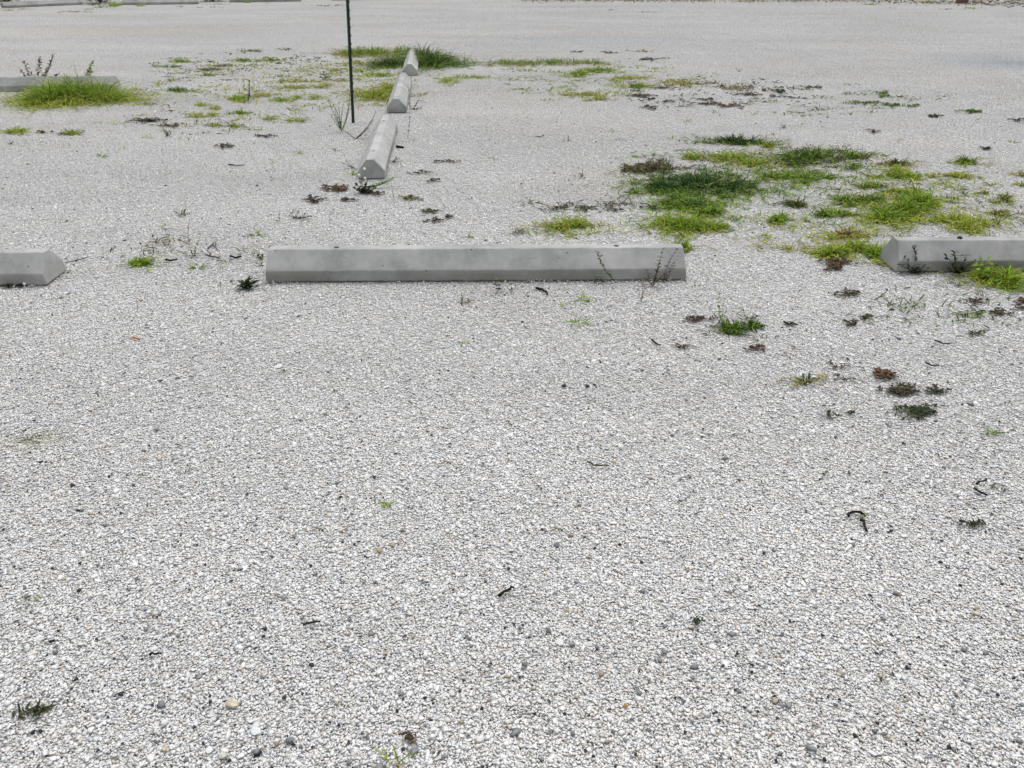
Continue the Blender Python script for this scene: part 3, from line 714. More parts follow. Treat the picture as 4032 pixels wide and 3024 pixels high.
# ---- grass: (label, group, lobes, style, edge style, blade length, count)
GP_ = 'grass patches creeping over the gravel'
G = [
 ('largest dark green grass patch of the lot, brown dead weed at its upper left', [(2740, 728, 235, 46), (2600, 742, 110, 26), (2900, 745, 110, 30)], 'dark', 'green', .075, 3600),
 ('dense bright grass clump before the far left wheel stop, yellow along its foot', [(300, 388, 140, 22), (210, 402, 110, 16), (420, 396, 75, 12)], 'bright+green', 'yellow', .27, 3400),
 ('yellow tipped outer grass around the foot of the clump at the far left wheel stop', [(110, 402, 110, 13), (480, 392, 80, 12), (300, 415, 120, 8)], 'yellow', 'yellow', .05, 700),
 ('tall dark green grass on the right side of the farthest wheel stop in line', [(1700, 256, 118, 17), (1665, 240, 85, 14)], 'dark+green', 'green', .24, 2000),
 ('low dark grass left of the farthest wheel stop in the line', [(1530, 260, 66, 14)], 'dark', 'green', .14, 800),
 ('long low green and straw grass band behind the stake and line of wheel stops', [(1470, 212, 135, 17), (1590, 208, 70, 12), (1390, 216, 60, 13)], 'green+bright', 'straw', .11, 1900),
 ('long thin grass strip right of the farthest line wheel stop, green left, straw right', [(2000, 252, 120, 11), (2180, 250, 160, 13), (2330, 250, 70, 8)], 'green+bright', 'straw', .09, 1500),
 ('two lobed green grass patch below the right end of the long thin strip', [(2275, 295, 52, 12), (2365, 280, 65, 10)], 'green+bright', 'yellow', .07, 900),
 ('thin yellow green grass stretch below the two lobed patch', [(2480, 310, 80, 9), (2430, 322, 30, 6)], 'yellow', 'straw', .05, 480),
 ('short green grass streak under the yellow green stretch', [(2510, 343, 68, 7)], 'green', 'yellow', .06, 380),
 ('straw coloured dry grass streak with brown ends', [(2690, 332, 95, 10)], 'straw', 'rust', .05, 520),
 ('faded straw grass wisp farthest right of the dry streaks', [(2890, 350, 55, 8)], 'straw', 'rust', .05, 240),
 ('yellow green grass with a dry lower fringe, alone below the middle of the far patches', [(2290, 375, 110, 9), (2350, 392, 50, 8)], 'yellow+green', 'straw', .06, 620),
 ('curled yellow green grass wisp right of the second line wheel stop', [(1760, 322, 50, 14), (1850, 306, 75, 7)], 'yellow+bright', 'yellow', .06, 520),
 ('yellow green grass wedge along the left side of the second line wheel stop', [(1475, 382, 95, 27), (1530, 352, 40, 24)], 'yellow+bright', 'straw', .09, 1600),
 ('green and straw grass right of the stake level with the gap of the wheel stops', [(1500, 298, 70, 8), (1420, 285, 30, 5)], 'bright', 'yellow', .06, 480),
 ('dry yellow grass patch touching the right of the stake high up', [(1415, 250, 26, 10)], 'straw+yellow', 'straw', .06, 200),
 ('straggly straw grass line left of the stake, upper', [(1200, 322, 95, 8), (1330, 318, 40, 6)], 'straw+olive', 'yellow', .05, 480),
 ('straggly yellow grass line left of the stake, lower, with rusty runners', [(1160, 347, 80, 9), (1270, 342, 50, 6)], 'yellow+straw', 'straw', .05, 480),
 ('bright grass wisps in a broken row left of the stake foot', [(1110, 398, 50, 8), (1180, 388, 40, 7), (1250, 388, 35, 8)], 'bright', 'yellow', .06, 420),
 ('pale yellow grass tuft left of the broken bright row', [(1035, 378, 50, 8)], 'yellow+straw', 'straw', .05, 240),
 ('slanting strip of reddish and green grass, left half of the far grass', [(820, 278, 75, 8), (880, 262, 50, 6)], 'olive+rust', 'yellow', .05, 420),
 ('green end of the slanting far grass strip', [(960, 241, 60, 7), (1070, 240, 60, 7)], 'green', 'yellow', .06, 560),
 ('bright low grass left end of the far grass, above a darker streak', [(705, 243, 45, 7)], 'bright', 'yellow', .06, 240),
 ('dark green grass streak just under the bright low grass', [(675, 264, 60, 5)], 'green', 'green', .05, 200),
 ('small grass bit under the slanting strip', [(820, 298, 34, 5)], 'green', 'yellow', .05, 120),
 ('scattered yellow grass wisp near the slanting strip', [(620, 333, 38, 7), (680, 318, 32, 9)], 'yellow', 'olive', .05, 180),
 ('deep green grass streak alone between the left grass clump and the stake', [(705, 358, 45, 7)], 'dark', 'green', .06, 220),
 ('yellow green grass around the slim dark upright weed', [(945, 392, 45, 10)], 'bright', 'yellow', .07, 240),
 ('green grass bit beyond the stake at its far left', [(990, 203, 45, 5), (1125, 198, 45, 5)], 'olive', 'green', .05, 200),
 ('pair of small yellow tufts side by side, upper left field', [(795, 418, 22, 8), (845, 428, 20, 7)], 'yellow', 'yellow', .06, 170),
 ('bright green tuft, rightmost of the upper left field tufts', [(948, 447, 42, 8)], 'bright', 'green', .05, 230),
 ('yellow wisp under the pair of small tufts', [(780, 462, 38, 7), (840, 455, 20, 8)], 'yellow', 'yellow', .06, 160),
 ('loose yellow grass bits below the bright green tuft', [(850, 498, 18, 8), (930, 500, 28, 7)], 'yellow', 'olive', .06, 130),
 ('yellow green grass wisp left of the pole foot', [(1165, 478, 42, 7), (1060, 470, 25, 6)], 'yellow', 'green', .06, 180),
 ('bright yellow grass tuft nearest the left edge, alone', [(62, 522, 44, 10)], 'yellow+bright', 'yellow', .06, 240),
 ('small yellow green tuft right of the tuft at the left edge', [(285, 528, 36, 6)], 'yellow+bright', 'olive', .06, 150),
 ('crest of dark green grass at the back of the big right hand patches', [(2890, 562, 115, 11)], 'dark', 'green', .085, 900),
 ('yellow green right tail of the dark crest', [(3030, 578, 65, 8)], 'yellow+green', 'yellow', .06, 380),
 ('yellow green grass patch between the dark crest and the largest dark patch', [(2880, 628, 110, 22), (2960, 650, 70, 14), (2730, 625, 50, 9)], 'bright+yellow', 'straw', .07, 1500),
 ('thin brown green grass at the upper left of the largest dark patch', [(2580, 668, 100, 18), (2600, 640, 45, 10)], 'olive+brown', 'brown', .055, 700),
 ('green grass tongue directly under the largest dark patch', [(2720, 812, 120, 22), (2660, 795, 70, 14), (2800, 845, 60, 14)], 'green+dark', 'bright', .07, 1200),
 ('rounded bright green grass patch nearest the right end of the middle wheel stop', [(2690, 893, 110, 30), (2620, 885, 70, 22), (2790, 900, 50, 18)], 'bright', 'yellow', .075, 1500),
 ('broad olive and dark green grass patch right of the dark crest', [(3200, 622, 130, 28), (3130, 635, 70, 22)], 'green+dark', 'olive', .085, 1900),
 ('feathery right tail of the broad olive patch', [(3350, 620, 70, 14), (3345, 662, 60, 9)], 'green', 'olive', .06, 520),
 ('fresh green grass below the broad olive patch', [(3170, 705, 60, 24), (3060, 700, 70, 14), (3250, 700, 60, 10)], 'bright+green', 'green', .06, 950),
 ('narrow olive grass bar above the yellow green right patch', [(3540, 648, 70, 9)], 'olive', 'straw', .05, 300),
 ('yellow green grass patch right of the broad olive patch', [(3560, 700, 115, 15), (3530, 680, 50, 10)], 'bright+yellow', 'yellow', .06, 900),
 ('thick rounded green grass patch above the right hand wheel stop', [(3560, 830, 130, 42), (3500, 860, 100, 26), (3620, 800, 80, 34)], 'bright+green', 'yellow', .085, 2600),
 ('dark green left arm of the thick patch above the right hand wheel stop', [(3340, 798, 75, 13), (3430, 790, 50, 14)], 'green+olive', 'green', .065, 520),
 ('ragged yellow green grass fringe at the top of the thick patch', [(3430, 738, 50, 8), (3540, 760, 70, 10)], 'yellow+green', 'olive', .06, 420),
 ('yellow grass patch close above the right hand wheel stop', [(3820, 898, 80, 18), (3750, 870, 60, 12)], 'yellow', 'yellow', .07, 750),
 ('small dark green tuft high on the right', [(3800, 642, 48, 12)], 'green+dark', 'yellow', .06, 330),
 ('yellow grass wisp under the small dark tuft high on the right', [(3765, 695, 58, 9)], 'yellow', 'straw', .05, 240),
 ('thin yellow grass entering at the right edge', [(4020, 692, 36, 8), (4025, 732, 22, 6)], 'yellow+olive', 'straw', .05, 160),
 ('sparse dry and green sprawl near the right edge', [(3880, 762, 40, 8), (3940, 790, 50, 16), (3930, 845, 35, 14)], 'olive+straw', 'yellow', .05, 360),
 ('slender green tuft left of the thick patch', [(3275, 850, 60, 9)], 'bright+green', 'green', .07, 300),
 ('long green tuft between the bright rounded patch and the slender tuft', [(3080, 874, 70, 12)], 'bright', 'yellow', .07, 400),
 ('small olive tuft above the long green tuft', [(3135, 810, 40, 8)], 'olive+green', 'olive', .06, 150),
 ('rusty and yellow grass wisps left above the right hand wheel stop', [(3340, 930, 65, 14)], 'straw+rust', 'yellow', .06, 330),
 ('yellow sprigs left of the right hand wheel stop, higher', [(3270, 945, 25, 8), (3130, 985, 35, 8)], 'yellow', 'yellow', .06, 170),
 ('yellow green grass reaching toward the left end of the right hand wheel stop', [(3270, 1003, 58, 12), (3370, 985, 50, 10)], 'bright+yellow', 'yellow', .07, 560),
 ('grass pressed against the left end of the right hand wheel stop', [(3450, 1010, 32, 24)], 'bright', 'yellow', .08, 420),
 ('lush grass clump before the right hand wheel stop at the right edge', [(3950, 1110, 110, 24), (3880, 1100, 60, 16), (4010, 1130, 70, 20)], 'bright', 'yellow', .085, 1100),
 ('thin yellow grass line behind the middle wheel stop', [(2245, 893, 95, 14), (2200, 905, 30, 10)], 'yellow+bright', 'straw', .065, 520),
 ('grass wisp behind the right end of the middle wheel stop', [(2690, 978, 42, 12)], 'bright+olive', 'yellow', .07, 180),
 ('green feathery weed tuft with a brown root, alone in the right foreground', [(2895, 1302, 50, 15), (2960, 1288, 30, 5)], 'green+dark', 'dark', .055, 260),
 ('pale green grass tuft with dry roots, right of centre', [(3180, 1508, 42, 10)], 'olive+yellow', 'straw', .045, 60),
 ('bright little grass tuft between the left and middle wheel stops', [(558, 1040, 38, 9)], 'bright', 'bright', .05, 170),
]
for (lab, lobes, st, es, h, n) in G:
    px_m = 904 * (lobes[0][1] + 212) / 1324
    wdt = max(.0050, .62 / px_m * 4032 / 1024 * .75)
    lobes = [(a, b, c * 1.06, d * 1.08) for a, b, c, d in lobes]
    grass('grass_patch', lab, 'grass patch', GP_, lobes, st, h * (1.0 if h > .09 else .86), int(n * 2.3), wd=min(wdt, .011), edge_style=es)

# ---- small sprigs nothing tells apart
SPR = [(2290, 700), (2170, 912), (2040, 922), (2085, 918), (2255, 936), (2325, 918), (1175, 602), (1320, 595), (1080, 640), (1010, 925), (1850, 930),
       (1945, 630), (725, 850), (1815, 1192), (2225, 1205), (2290, 1100 + 85), (2280, 1275), (1710, 1280), (1815, 1360), (3535, 560), (3475, 780), (3990, 560), (3300, 700),
       (2645, 545), (2420, 520), (2460, 555), (2230, 558), (3080, 505), (3155, 495), (2810, 445), (3050, 530), (2960, 455), (2700, 480), (1640, 555), (780, 1060),
       (3010, 935), (3105, 905), (3300, 890), (2400, 905), (1390, 690), (640, 905), (400, 620), (490, 585), (585, 545), (2130, 540)]
s0 = None
for i, (x, y) in enumerate(SPR):
    st = random.choice(['yellow', 'bright', 'yellow', 'olive'])
    grass('grass_sprig', 'tiny few bladed grass sprig poking up through the white gravel', 'grass sprig', 'tiny grass sprigs', [(x, y, 22 * (y + 212) / 900, 7 * (y + 212) / 900)], st, .05, 26, wd=.005, runners=False)
grass('grass_sprig', 'lone bright green grass sprig in the open gravel of the lower middle', 'grass sprig', None, [(1530, 1992, 12, 4)], 'bright', .032, 9, wd=.0035, runners=False)
grass('grass_sprig', 'green grass sprig cut by the bottom edge of the view', 'grass sprig', None, [(1540, 3012, 62, 14)], 'green+yellow', .05, 30, wd=.003, runners=False)
grass('grass_sprig', 'small fresh green leafy sprig near the right edge, below the dark weed mats', 'grass sprig', None, [(3900, 1710, 30, 6)], 'green', .035, 18, wd=.004, runners=False)
grass('grass_sprig', 'bright green leafy sprig below the lush clump at the right edge', 'grass sprig', None, [(3830, 1252, 45, 11)], 'green', .05, 60, wd=.005, runners=False)
grass('grass_sprig', 'faint green sprig in the left foreground gravel', 'grass sprig', None, [(128, 2365, 26, 6)], 'green+straw', .025, 12, wd=.0025, runners=False)

# ---- flat mats of dark and dry weed
MG = 'flat dry and dark weed mats on the gravel'
MATS = [
 ('brown dead weed at the left end of the largest dark grass patch', [(2510, 672, 75, 14), (2560, 655, 60, 9)], 'brown+rust', 420, .016),
 ('dark brown flat weed left of the pole foot, farthest left of its kind', [(580, 480, 85, 7)], 'brown+deep', 150, .02),
 ('thin brown mat right of the farthest left dark mat', [(680, 498, 48, 6)], 'brown+olive', 70, .016),
 ('flat dark sliver by the bright tuft at the left edge', [(165, 524, 36, 4)], 'olive+black', 40, .016),
 ('dark dry weed with a long twig, left middle distance', [(892, 580, 38, 9)], 'brown+black', 90, .014),
 ('dark mossy scrap just left of the near end on wheel stop', [(1055, 540, 36, 9)], 'brown', 80, .014),
 ('rusty brown mat with dark tips left of the dark rosette weed', [(1335, 748, 62, 14), (1290, 742, 30, 9)], 'rust+brown', 240, .013),
 ('brown mat with olive tips right below the dark rosette weed', [(1475, 765, 30, 8)], 'brown+olive', 80, .013),
 ('dark brown scrap, upper of the two left of the twiggy weed line', [(1240, 795, 36, 17)], 'brown+black', 120, .013),
 ('dark brown scrap level with the end on wheel stop weed, right of the other scrap', [(1365, 792, 32, 8)], 'brown', 70, .013),
 ('yellowish flat mat with red runners right of the thin upright stalk', [(1610, 785, 44, 9)], 'olive+yellow', 120, .012),
 ('green brown flat weed, left of the two before the near end on wheel stop', [(1695, 838, 42, 7)], 'olive+brown', 80, .012),
 ('reddish flat weed, right of the two before the near end on wheel stop', [(1710, 872, 40, 8), (1765, 862, 24, 6)], 'brown+red', 110, .012),
 ('dark flat runner right of the near end on wheel stop', [(1765, 640, 50, 5)], 'brown+olive', 70, .013),
 ('curving dark weed trail right of the dark rosette weed', [(1655, 685, 40, 6), (1710, 715, 22, 7)], 'deep+brown', 80, .013),
 ('brown twiggy mat, left of the row above the yellow grass line', [(2210, 824, 42, 5)], 'brown', 60, .011),
 ('green brown runner in the middle of the row above the yellow grass line', [(2300, 822, 40, 7)], 'olive+brown', 70, .011),
 ('branching dark sprawl right of the runner above the yellow grass line', [(2400, 812, 36, 12), (2430, 832, 22, 4)], 'brown+olive', 90, .011),
 ('dark brown dead scrap left of the green grass tongue', [(2565, 822, 36, 8)], 'brown', 100, .012),
 ('dark mat above the yellow green stretch, uppermost on the far right of it', [(2560, 236, 55, 7)], 'deep+olive', 130, .02),
 ('thin dark streak at the back, left of three', [(2275, 208, 28, 3)], 'olive', 40, .02),
 ('straw and dark streak at the back, middle of three', [(2400, 210, 48, 4)], 'olive+straw', 70, .02),
 ('straw streak at the back, right of three', [(2520, 204, 45, 4)], 'straw+olive', 60, .02),
 ('long dark brown flat mat left of the red brown one in the far field', [(2530, 380, 65, 6)], 'brown+rust', 150, .018),
 ('dark mat stub joining the long brown mat from below', [(2560, 392, 26, 5), (2630, 404, 24, 4)], 'brown+deep', 90, .018),
 ('two layered dark brown mat in the far field, nearest of the brown mats', [(2550, 424, 36, 5), (2570, 434, 24, 4)], 'brown', 120, .016),
 ('red brown flat mat, widest of the far right field', [(2790, 413, 80, 6), (2880, 420, 65, 6)], 'rust+brown', 230, .018),
 ('small brown streak above the widest red brown mat', [(2780, 395, 30, 4)], 'brown+rust', 60, .016),
 ('dark streak under the straw streak', [(2600, 350, 35, 4)], 'brown+rust', 70, .018),
 ('dark brown streak at the right end of the straw wisps', [(2950, 376, 50, 5)], 'brown+rust', 100, .018),
 ('brown mat tight against the small dark tuft beyond the straw wisps', [(2840, 343, 34, 4), (3020, 360, 28, 4)], 'rust+brown', 90, .018),
 ('dark cushion with a green heart, right of the straw wisps', [(3072, 363, 24, 8)], 'deep', 110, .018),
 ('dark line of weed running right from under the dark cushion', [(3060, 383, 40, 4), (3130, 388, 45, 4)], 'deep+brown', 100, .016),
 ('lone dark streak above the dark cushion, to its right', [(3205, 346, 30, 4)], 'brown+black', 60, .018),
 ('green and brown mat pair high on the right field', [(3470, 370, 40, 5), (3480, 383, 45, 6)], 'green+brown', 150, .018),
 ('long green mat under the green and brown pair', [(3420, 408, 60, 6), (3520, 418, 45, 6), (3600, 421, 35, 3)], 'green+olive', 260, .018),
 ('green flat weed farthest right in the far field', [(3825, 444, 62, 7)], 'green+olive', 160, .018),
 ('dark flat weed left below the farthest right green one', [(3680, 462, 34, 6)], 'deep+black', 80, .016),
 ('thin dark runner reaching the right edge high up', [(4005, 478, 34, 5)], 'black+brown', 50, .016),
 ('dark brown mat with a red tint, on the bare gravel of the upper right', [(3440, 522, 34, 6)], 'brown+red', 60, .014),
 ('small dark olive weed at the upper right of the gravel', [(3885, 590, 22, 6)], 'deep', 70, .014),
 ('rusty red mat left of the right hand wheel stop', [(3300, 1040, 62, 14), (3290, 1062, 45, 10)], 'rust+brown', 260, .013),
 ('ring of brown weed in the right foreground, nearest below the wheel stop gap', [(3345, 1160, 55, 14)], 'brown+olive', 260, .012),
 ('dark mossy weed strip under the front of the left hand wheel stop', [(45, 1130, 68, 9)], 'black+deep', 170, .014),
 ('brown mat with mossy tip before the green feathery tuft', [(2745, 1262, 60, 11)], 'brown+red', 220, .012),
 ('spreading olive and brown weed below the ring of brown weed', [(3355, 1278, 30, 14), (3410, 1255, 36, 11)], 'olive+brown', 190, .013),
 ('dark red mat at the right edge, upper', [(3840, 1190, 50, 11)], 'brown+red', 150, .012),
 ('brown mats trailing off the right edge', [(3930, 1236, 60, 10), (4020, 1222, 32, 10)], 'brown+olive', 240, .012),
 ('red brown leafy mat at the very right edge', [(4025, 1192, 26, 9)], 'rust+red', 110, .013),
 ('small olive mat lower at the right edge', [(3840, 1320, 36, 8)], 'olive+deep', 90, .012),
 ('red brown star shaped dead leaf clump in the right foreground', [(3480, 1482, 46, 15)], 'red+rust', 190, .016),
 ('dark brown cushion, upper of the two darkest mats in the right foreground', [(3545, 1546, 66, 22)], 'brown+deep', 520, .012),
 ('dark green leafy mat, lowest of the mats in the right foreground', [(3610, 1628, 84, 27)], 'deep+olive', 460, .013),
 ('small dark weed just right of the dark brown cushion', [(3680, 1545, 46, 13)], 'deep+brown', 120, .012),
 ('thin red brown twiggy weed left of the pale tuft', [(2965, 1378, 42, 11)], 'red+brown', 110, .012),
 ('short brown weed left of the thin red brown one', [(2690, 1372, 52, 8)], 'brown+red', 80, .010),
 ('loose dark scraps around the pale green tuft', [(3290, 1450, 70, 18), (3320, 1500, 45, 16)], 'brown+black', 110, .010),
 ('scattered dark leaf scraps left of the dark green mat', [(3270, 1640, 60, 22), (3350, 1635, 30, 9)], 'deep+black', 70, .011),
 ('dark jagged weed low at the right edge', [(3830, 2075, 52, 13)], 'deep+brown', 150, .009),
 ('small dark weed speck in the lower right gravel', [(2740, 2455, 20, 12)], 'deep', 60, .007),
 ('mossy brown crumb beside the grey pitted stone at the bottom', [(1610, 2912, 38, 12)], 'brown', 120, .006),
 ('faint moss stain of small weeds at the left edge of the foreground', [(140, 1735, 120, 26)], 'olive', 50, .004),
 ('dark olive weed below the long twig, far middle', [(3110, 1282, 20, 8)], 'black+brown', 30, .012),
]
for (lab, lobes, st, n, ls) in MATS:
    near = lobes[0][1] > 1100; q_ = 1.02 if near else 1.12
    weed_mat('weed_mat', lab, 'weed mat', MG, [(a, b, c * q_, d * q_) for a, b, c, d in lobes], st, int(n * (.72 if near else 1.7)), ls * (1.0 if near else 1.15), lift=.005 if near else .012, clump=15 if near else 24)

# ---- upright and leafy weeds
SW = [
 ('red stemmed leafy weed climbing in front of the right end of the middle wheel stop', (2570, 1128), [(2612, 975), (2600, 1010), (2545, 1060), (2530, 1095), (2625, 1075), (2590, 1040)], .016, 6, 'olive+rust', 'red', .0016),
 ('arching red stem weed leaning on the right corner of the middle wheel stop', (2612, 1112), [(2668, 978), (2655, 1030), (2625, 1080)], .013, 6, 'olive+rust', 'red', .0015),
 ('slender dark leaved vine leaning left across the middle wheel stop', (2428, 1118), [(2350, 988)], .017, 9, 'deep+olive', 'olive', .0016),
 ('short olive weed left of the slender dark vine', (2378, 1116), [(2340, 1082), (2360, 1090)], .016, 8, 'olive+green', 'olive', .0015),
 ('tiny dark green seedling before the middle of the wheel stop', (1958, 1150), [(1958, 1098), (1950, 1104), (1970, 1106)], .018, 6, 'deep+green', 'olive', .0012),
 ('thin wiry seedling beside the tiny dark green one', (2012, 1155), [(1990, 1115), (2035, 1118), (2015, 1112)], .012, 4, 'olive', 'brown', .0012),
 ('pair of brown stalks before the right half of the middle wheel stop', (2525, 1192), [(2540, 1118), (2515, 1135), (2530, 1110)], .008, 5, 'rust+olive', 'rust', .0012),
 ('dark round leaved weed at the left end of the right hand wheel stop', (3608, 1080), [(3600, 962), (3560, 1010), (3540, 1040), (3640, 1040), (3600, 1015), (3655, 1058), (3575, 1060)], .022, 8, 'deep', 'brown', .0018),
 ('dark bushy weed in the middle of the right hand wheel stop face', (3775, 1085), [(3760, 990), (3725, 1010), (3745, 1040), (3805, 1000), (3845, 1022), (3810, 1045), (3730, 1060), (3780, 1030)], .022, 8, 'deep', 'brown', .0018),
 ('tall light grass stems standing before the right hand wheel stop', (3868, 1105), [(3895, 1008), (3860, 1015), (3925, 1035), (3850, 1040)], .026, 4, 'bright', 'bright', .0016),
 ('light spindly weed with tall stem, left of the middle wheel stop', (762, 1012), [(742, 880), (790, 925), (770, 960), (700, 990), (735, 975), (800, 990)], .014, 5, 'olive+straw', 'olive', .0014),
 ('twiggy green plant of many stems at the foot of the green stake', (1345, 518), [(1292, 395), (1310, 410), (1335, 425), (1355, 400), (1375, 410), (1320, 440), (1378, 370), (1300, 450)], .016, 9, 'green+olive', 'green', .0015),
 ('dark dry creeping branches between the stake foot and the nearest end on wheel stop', (1400, 548), [(1470, 470), (1455, 500), (1430, 525), (1370, 525), (1350, 510), (1480, 440)], .014, 7, 'brown+rust', 'rust', .0016),
 ('tall thin stalk standing right of the second line wheel stop', (1605, 548), [(1606, 330)], .018, 3, 'olive', 'olive', .0018),
 ('dark leafy weed low on the right side of the second line wheel stop', (1625, 432), [(1650, 395), (1640, 415), (1660, 425), (1612, 405)], .02, 8, 'deep+brown', 'brown', .0016),
 ('small weed on the left flank of the nearest end on wheel stop', (1398, 665), [(1345, 640), (1370, 655), (1360, 635)], .014, 7, 'deep+olive', 'brown', .0014),
 ('dark sprig on the right flank of the nearest end on wheel stop', (1545, 640), [(1575, 622), (1560, 615), (1580, 635)], .015, 7, 'deep', 'brown', .0014),
 ('feathery green branch lying right of the dark rosette weed', (1455, 740), [(1565, 695), (1500, 725), (1540, 712)], .016, 12, 'green', 'olive', .0014),
 ('thin upright stalk in the gravel before the near end on wheel stop', (1552, 792), [(1540, 718)], .010, 3, 'olive', 'olive', .0015),
 ('little stalk with a dark tip, lower left of the dark twiggy weed', (1300, 882), [(1312, 822)], .010, 3, 'brown', 'brown', .0014),
 ('dark twiggy weed with raised arms, left below the end on wheel stop', (1170, 862), [(1145, 838), (1180, 822), (1200, 845), (1225, 850), (1155, 825), (1135, 850), (1215, 862)], .014, 8, 'brown+black', 'brown', .0018),
 ('short green stalk left of the dark twiggy weed', (1100, 872), [(1098, 830), (1085, 868)], .012, 6, 'olive', 'brown', .0014),
 ('slim dark upright weed in the far left field', (978, 402), [(980, 318), (975, 350)], .022, 10, 'deep+olive', 'olive', .0018),
 ('reddish leafy tall weed rising behind the far left wheel stop', (145, 352), [(210, 215), (95, 240), (160, 222), (120, 285), (190, 270), (230, 290), (80, 275)], .032, 9, 'rust+olive', 'rust', .002),
 ('thin green weed rising at the right part of the far left wheel stop', (335, 345), [(365, 245), (345, 280), (360, 270)], .032, 10, 'green', 'olive', .0018),
 ('dark cushion weed like a small shrub in the upper left field', (658, 538), [(640, 505), (655, 515), (668, 512), (675, 520), (645, 520)], .014, 12, 'deep+olive', 'olive', .0016),
 ('small leafy dark weed in the far field left of the stake', (1282, 312), [(1272, 280), (1285, 290), (1300, 300), (1255, 305)], .025, 9, 'deep+green', 'olive', .0018),
 ('grey tufted dry weed near the left edge', (40, 570), [(22, 555), (38, 552), (55, 558), (48, 556)], .012, 6, 'olive+brown', 'brown', .0014),
 ('pale feathery stems above the green feathery tuft in the right foreground', (2845, 1282), [(2832, 1150), (2850, 1175), (2825, 1200), (2862, 1205), (2780, 1185), (2838, 1165)], .012, 5, 'green+straw', 'green', .0012),
 ('short upright seedling in the gravel below the left hand wheel stop', (540, 1230), [(537, 1168)], .010, 6, 'olive+green', 'olive', .0013),
 ('faint grass like stalks, far right middle field', (2912, 284), [(2895, 268), (2910, 268), (2922, 270)], .012, 3, 'deep', 'olive', .0018),
 ('slender seedling right of the straw wisps', (2945, 365), [(2942, 332), (2950, 345)], .02, 6, 'olive', 'olive', .0016),
 ('small dark curl of weed left of the near middle wheel stop end', (1035, 1022), [(1012, 1008), (1030, 1002), (1020, 1022)], .016, 8, 'deep', 'brown', .0014),
]
for (lab, b, tips, ls, per, st, sc, r) in SW:
    px_m = 904 * (b[1] + 212) / 1324
    stem_weed('leafy_weed', lab, 'weed', None, b, tips, ls, per, st, sc, max(r * .8, .24 / px_m * 3.94))
stem_weed('leafy_weed', 'dark rosette weed with small white flower heads before the nearest end on wheel stop', 'weed', None, (1432, 762),
          [(1400, 725), (1420, 715), (1445, 718), (1465, 730), (1480, 742), (1395, 742), (1430, 735), (1455, 748), (1410, 755), (1470, 757)], .02, 16, 'deep', 'deep', .0018,
          flowers=[(1434, 665), (1414, 690), (1437, 702)])
rosette('rosette_weed', 'dark green broad leaved weed left of the middle wheel stop', 'weed', (972, 1136), 116, 46, 'deep+dark', (.35, 1.4), .30)
rosette('rosette_weed', 'low dark green leafy weed in the bottom left corner', 'weed', (158, 2800), 100, 34, 'deep+olive', (.1, 1.1), .22)
rosette('rosette_weed', 'small reddish leaf cluster left beside the bottom left weed', 'weed', (95, 2808), 70, 26, 'deep+rust', (.1, .8), .25)

# ---- twigs
TG = 'dark twigs and seed pods on the gravel'
TW_ = [
 ('thick black twig in front of the middle wheel stop', [(2110, 1142), (2135, 1148), (2152, 1160), (2155, 1168)], .006),
 ('hooked black twig in the right foreground', [(3338, 2048), (3350, 2030), (3372, 2026), (3395, 2035), (3402, 2045)], .004),
 ('straight black twig pointing down from the hooked one', [(3384, 2058), (3398, 2070), (3405, 2088), (3412, 2104)], .0042),
 ('bleached stick crossing the hooked black twig', [(3375, 2055), (3398, 2042), (3425, 2038)], .002),
 ('dark curled strip in the lower left middle', [(1196, 2472), (1212, 2466), (1235, 2466), (1262, 2463)], .0028),
 ('dark two piece leaf scrap in the lower centre', [(1965, 2362), (1985, 2342), (2010, 2330), (2024, 2326)], .0042),
 ('curved brown seed strip, centre of the open gravel', [(2312, 1828), (2335, 1842), (2360, 1848), (2400, 1846)], .0032),
 ('short dark crumbly strip at lower left', [(592, 2590), (615, 2592), (640, 2586)], .003),
 ('black bent twig above the right foreground weeds', [(2566, 1348), (2580, 1360), (2600, 1370)], .004),
 ('dark twig lying left of the near end on stop weeds', [(900, 653), (930, 657), (965, 655)], .004),
 ('forked black twig left of the spindly weed', [(820, 988), (835, 975), (845, 960), (838, 972), (858, 990)], .003),
 ('dark wavy twig right below the spindly weed', [(812, 1012), (840, 1020), (865, 1024)], .004),
 ('dark twig scrap between the spindly weed and the middle wheel stop', [(908, 1016), (928, 1024), (952, 1018)], .005),
 ('dark twig scrap left below the spindly weed', [(655, 1030), (675, 1034), (700, 1028)], .005),
 ('thin twig reaching right from the left hand wheel stop', [(258, 1042), (290, 1038), (325, 1030), (345, 1022)], .0025),
 ('black flat scrap on the right side of the nearest end on wheel stop', [(1562, 582), (1575, 584), (1588, 586)], .010),
 ('dark flat twig at the far right middle', [(3675, 1352), (3710, 1362), (3745, 1360)], .003),
 ('long black twig in the right hand weeds', [(3640, 1438), (3665, 1450), (3695, 1448)], .003),
 ('slanting dark twig near the right edge, middle', [(3842, 1918), (3860, 1908), (3878, 1900)], .0032),
 ('dark twig low at the right edge, middle', [(3830, 1935), (3855, 1950), (3885, 1962)], .003),
 ('small dark leaf fork left of the olive weed', [(3085, 1275), (3105, 1288), (3120, 1282), (3140, 1290)], .004),
 ('orange brown stick in the left foreground', [(526, 1338), (538, 1342), (552, 1348)], .0045),
]
for (lab, pts, r) in TW_:
    st = 'black'
    if 'bleached' in lab: st = 'straw'
    if 'orange' in lab: st = 'ora'
    if 'brown seed' in lab: st = 'brown'
    if st == 'ora': PAL['ora'] = [(.42, .17, .07)]
    twig('twig', lab, 'twig', TG, pts, r, st)

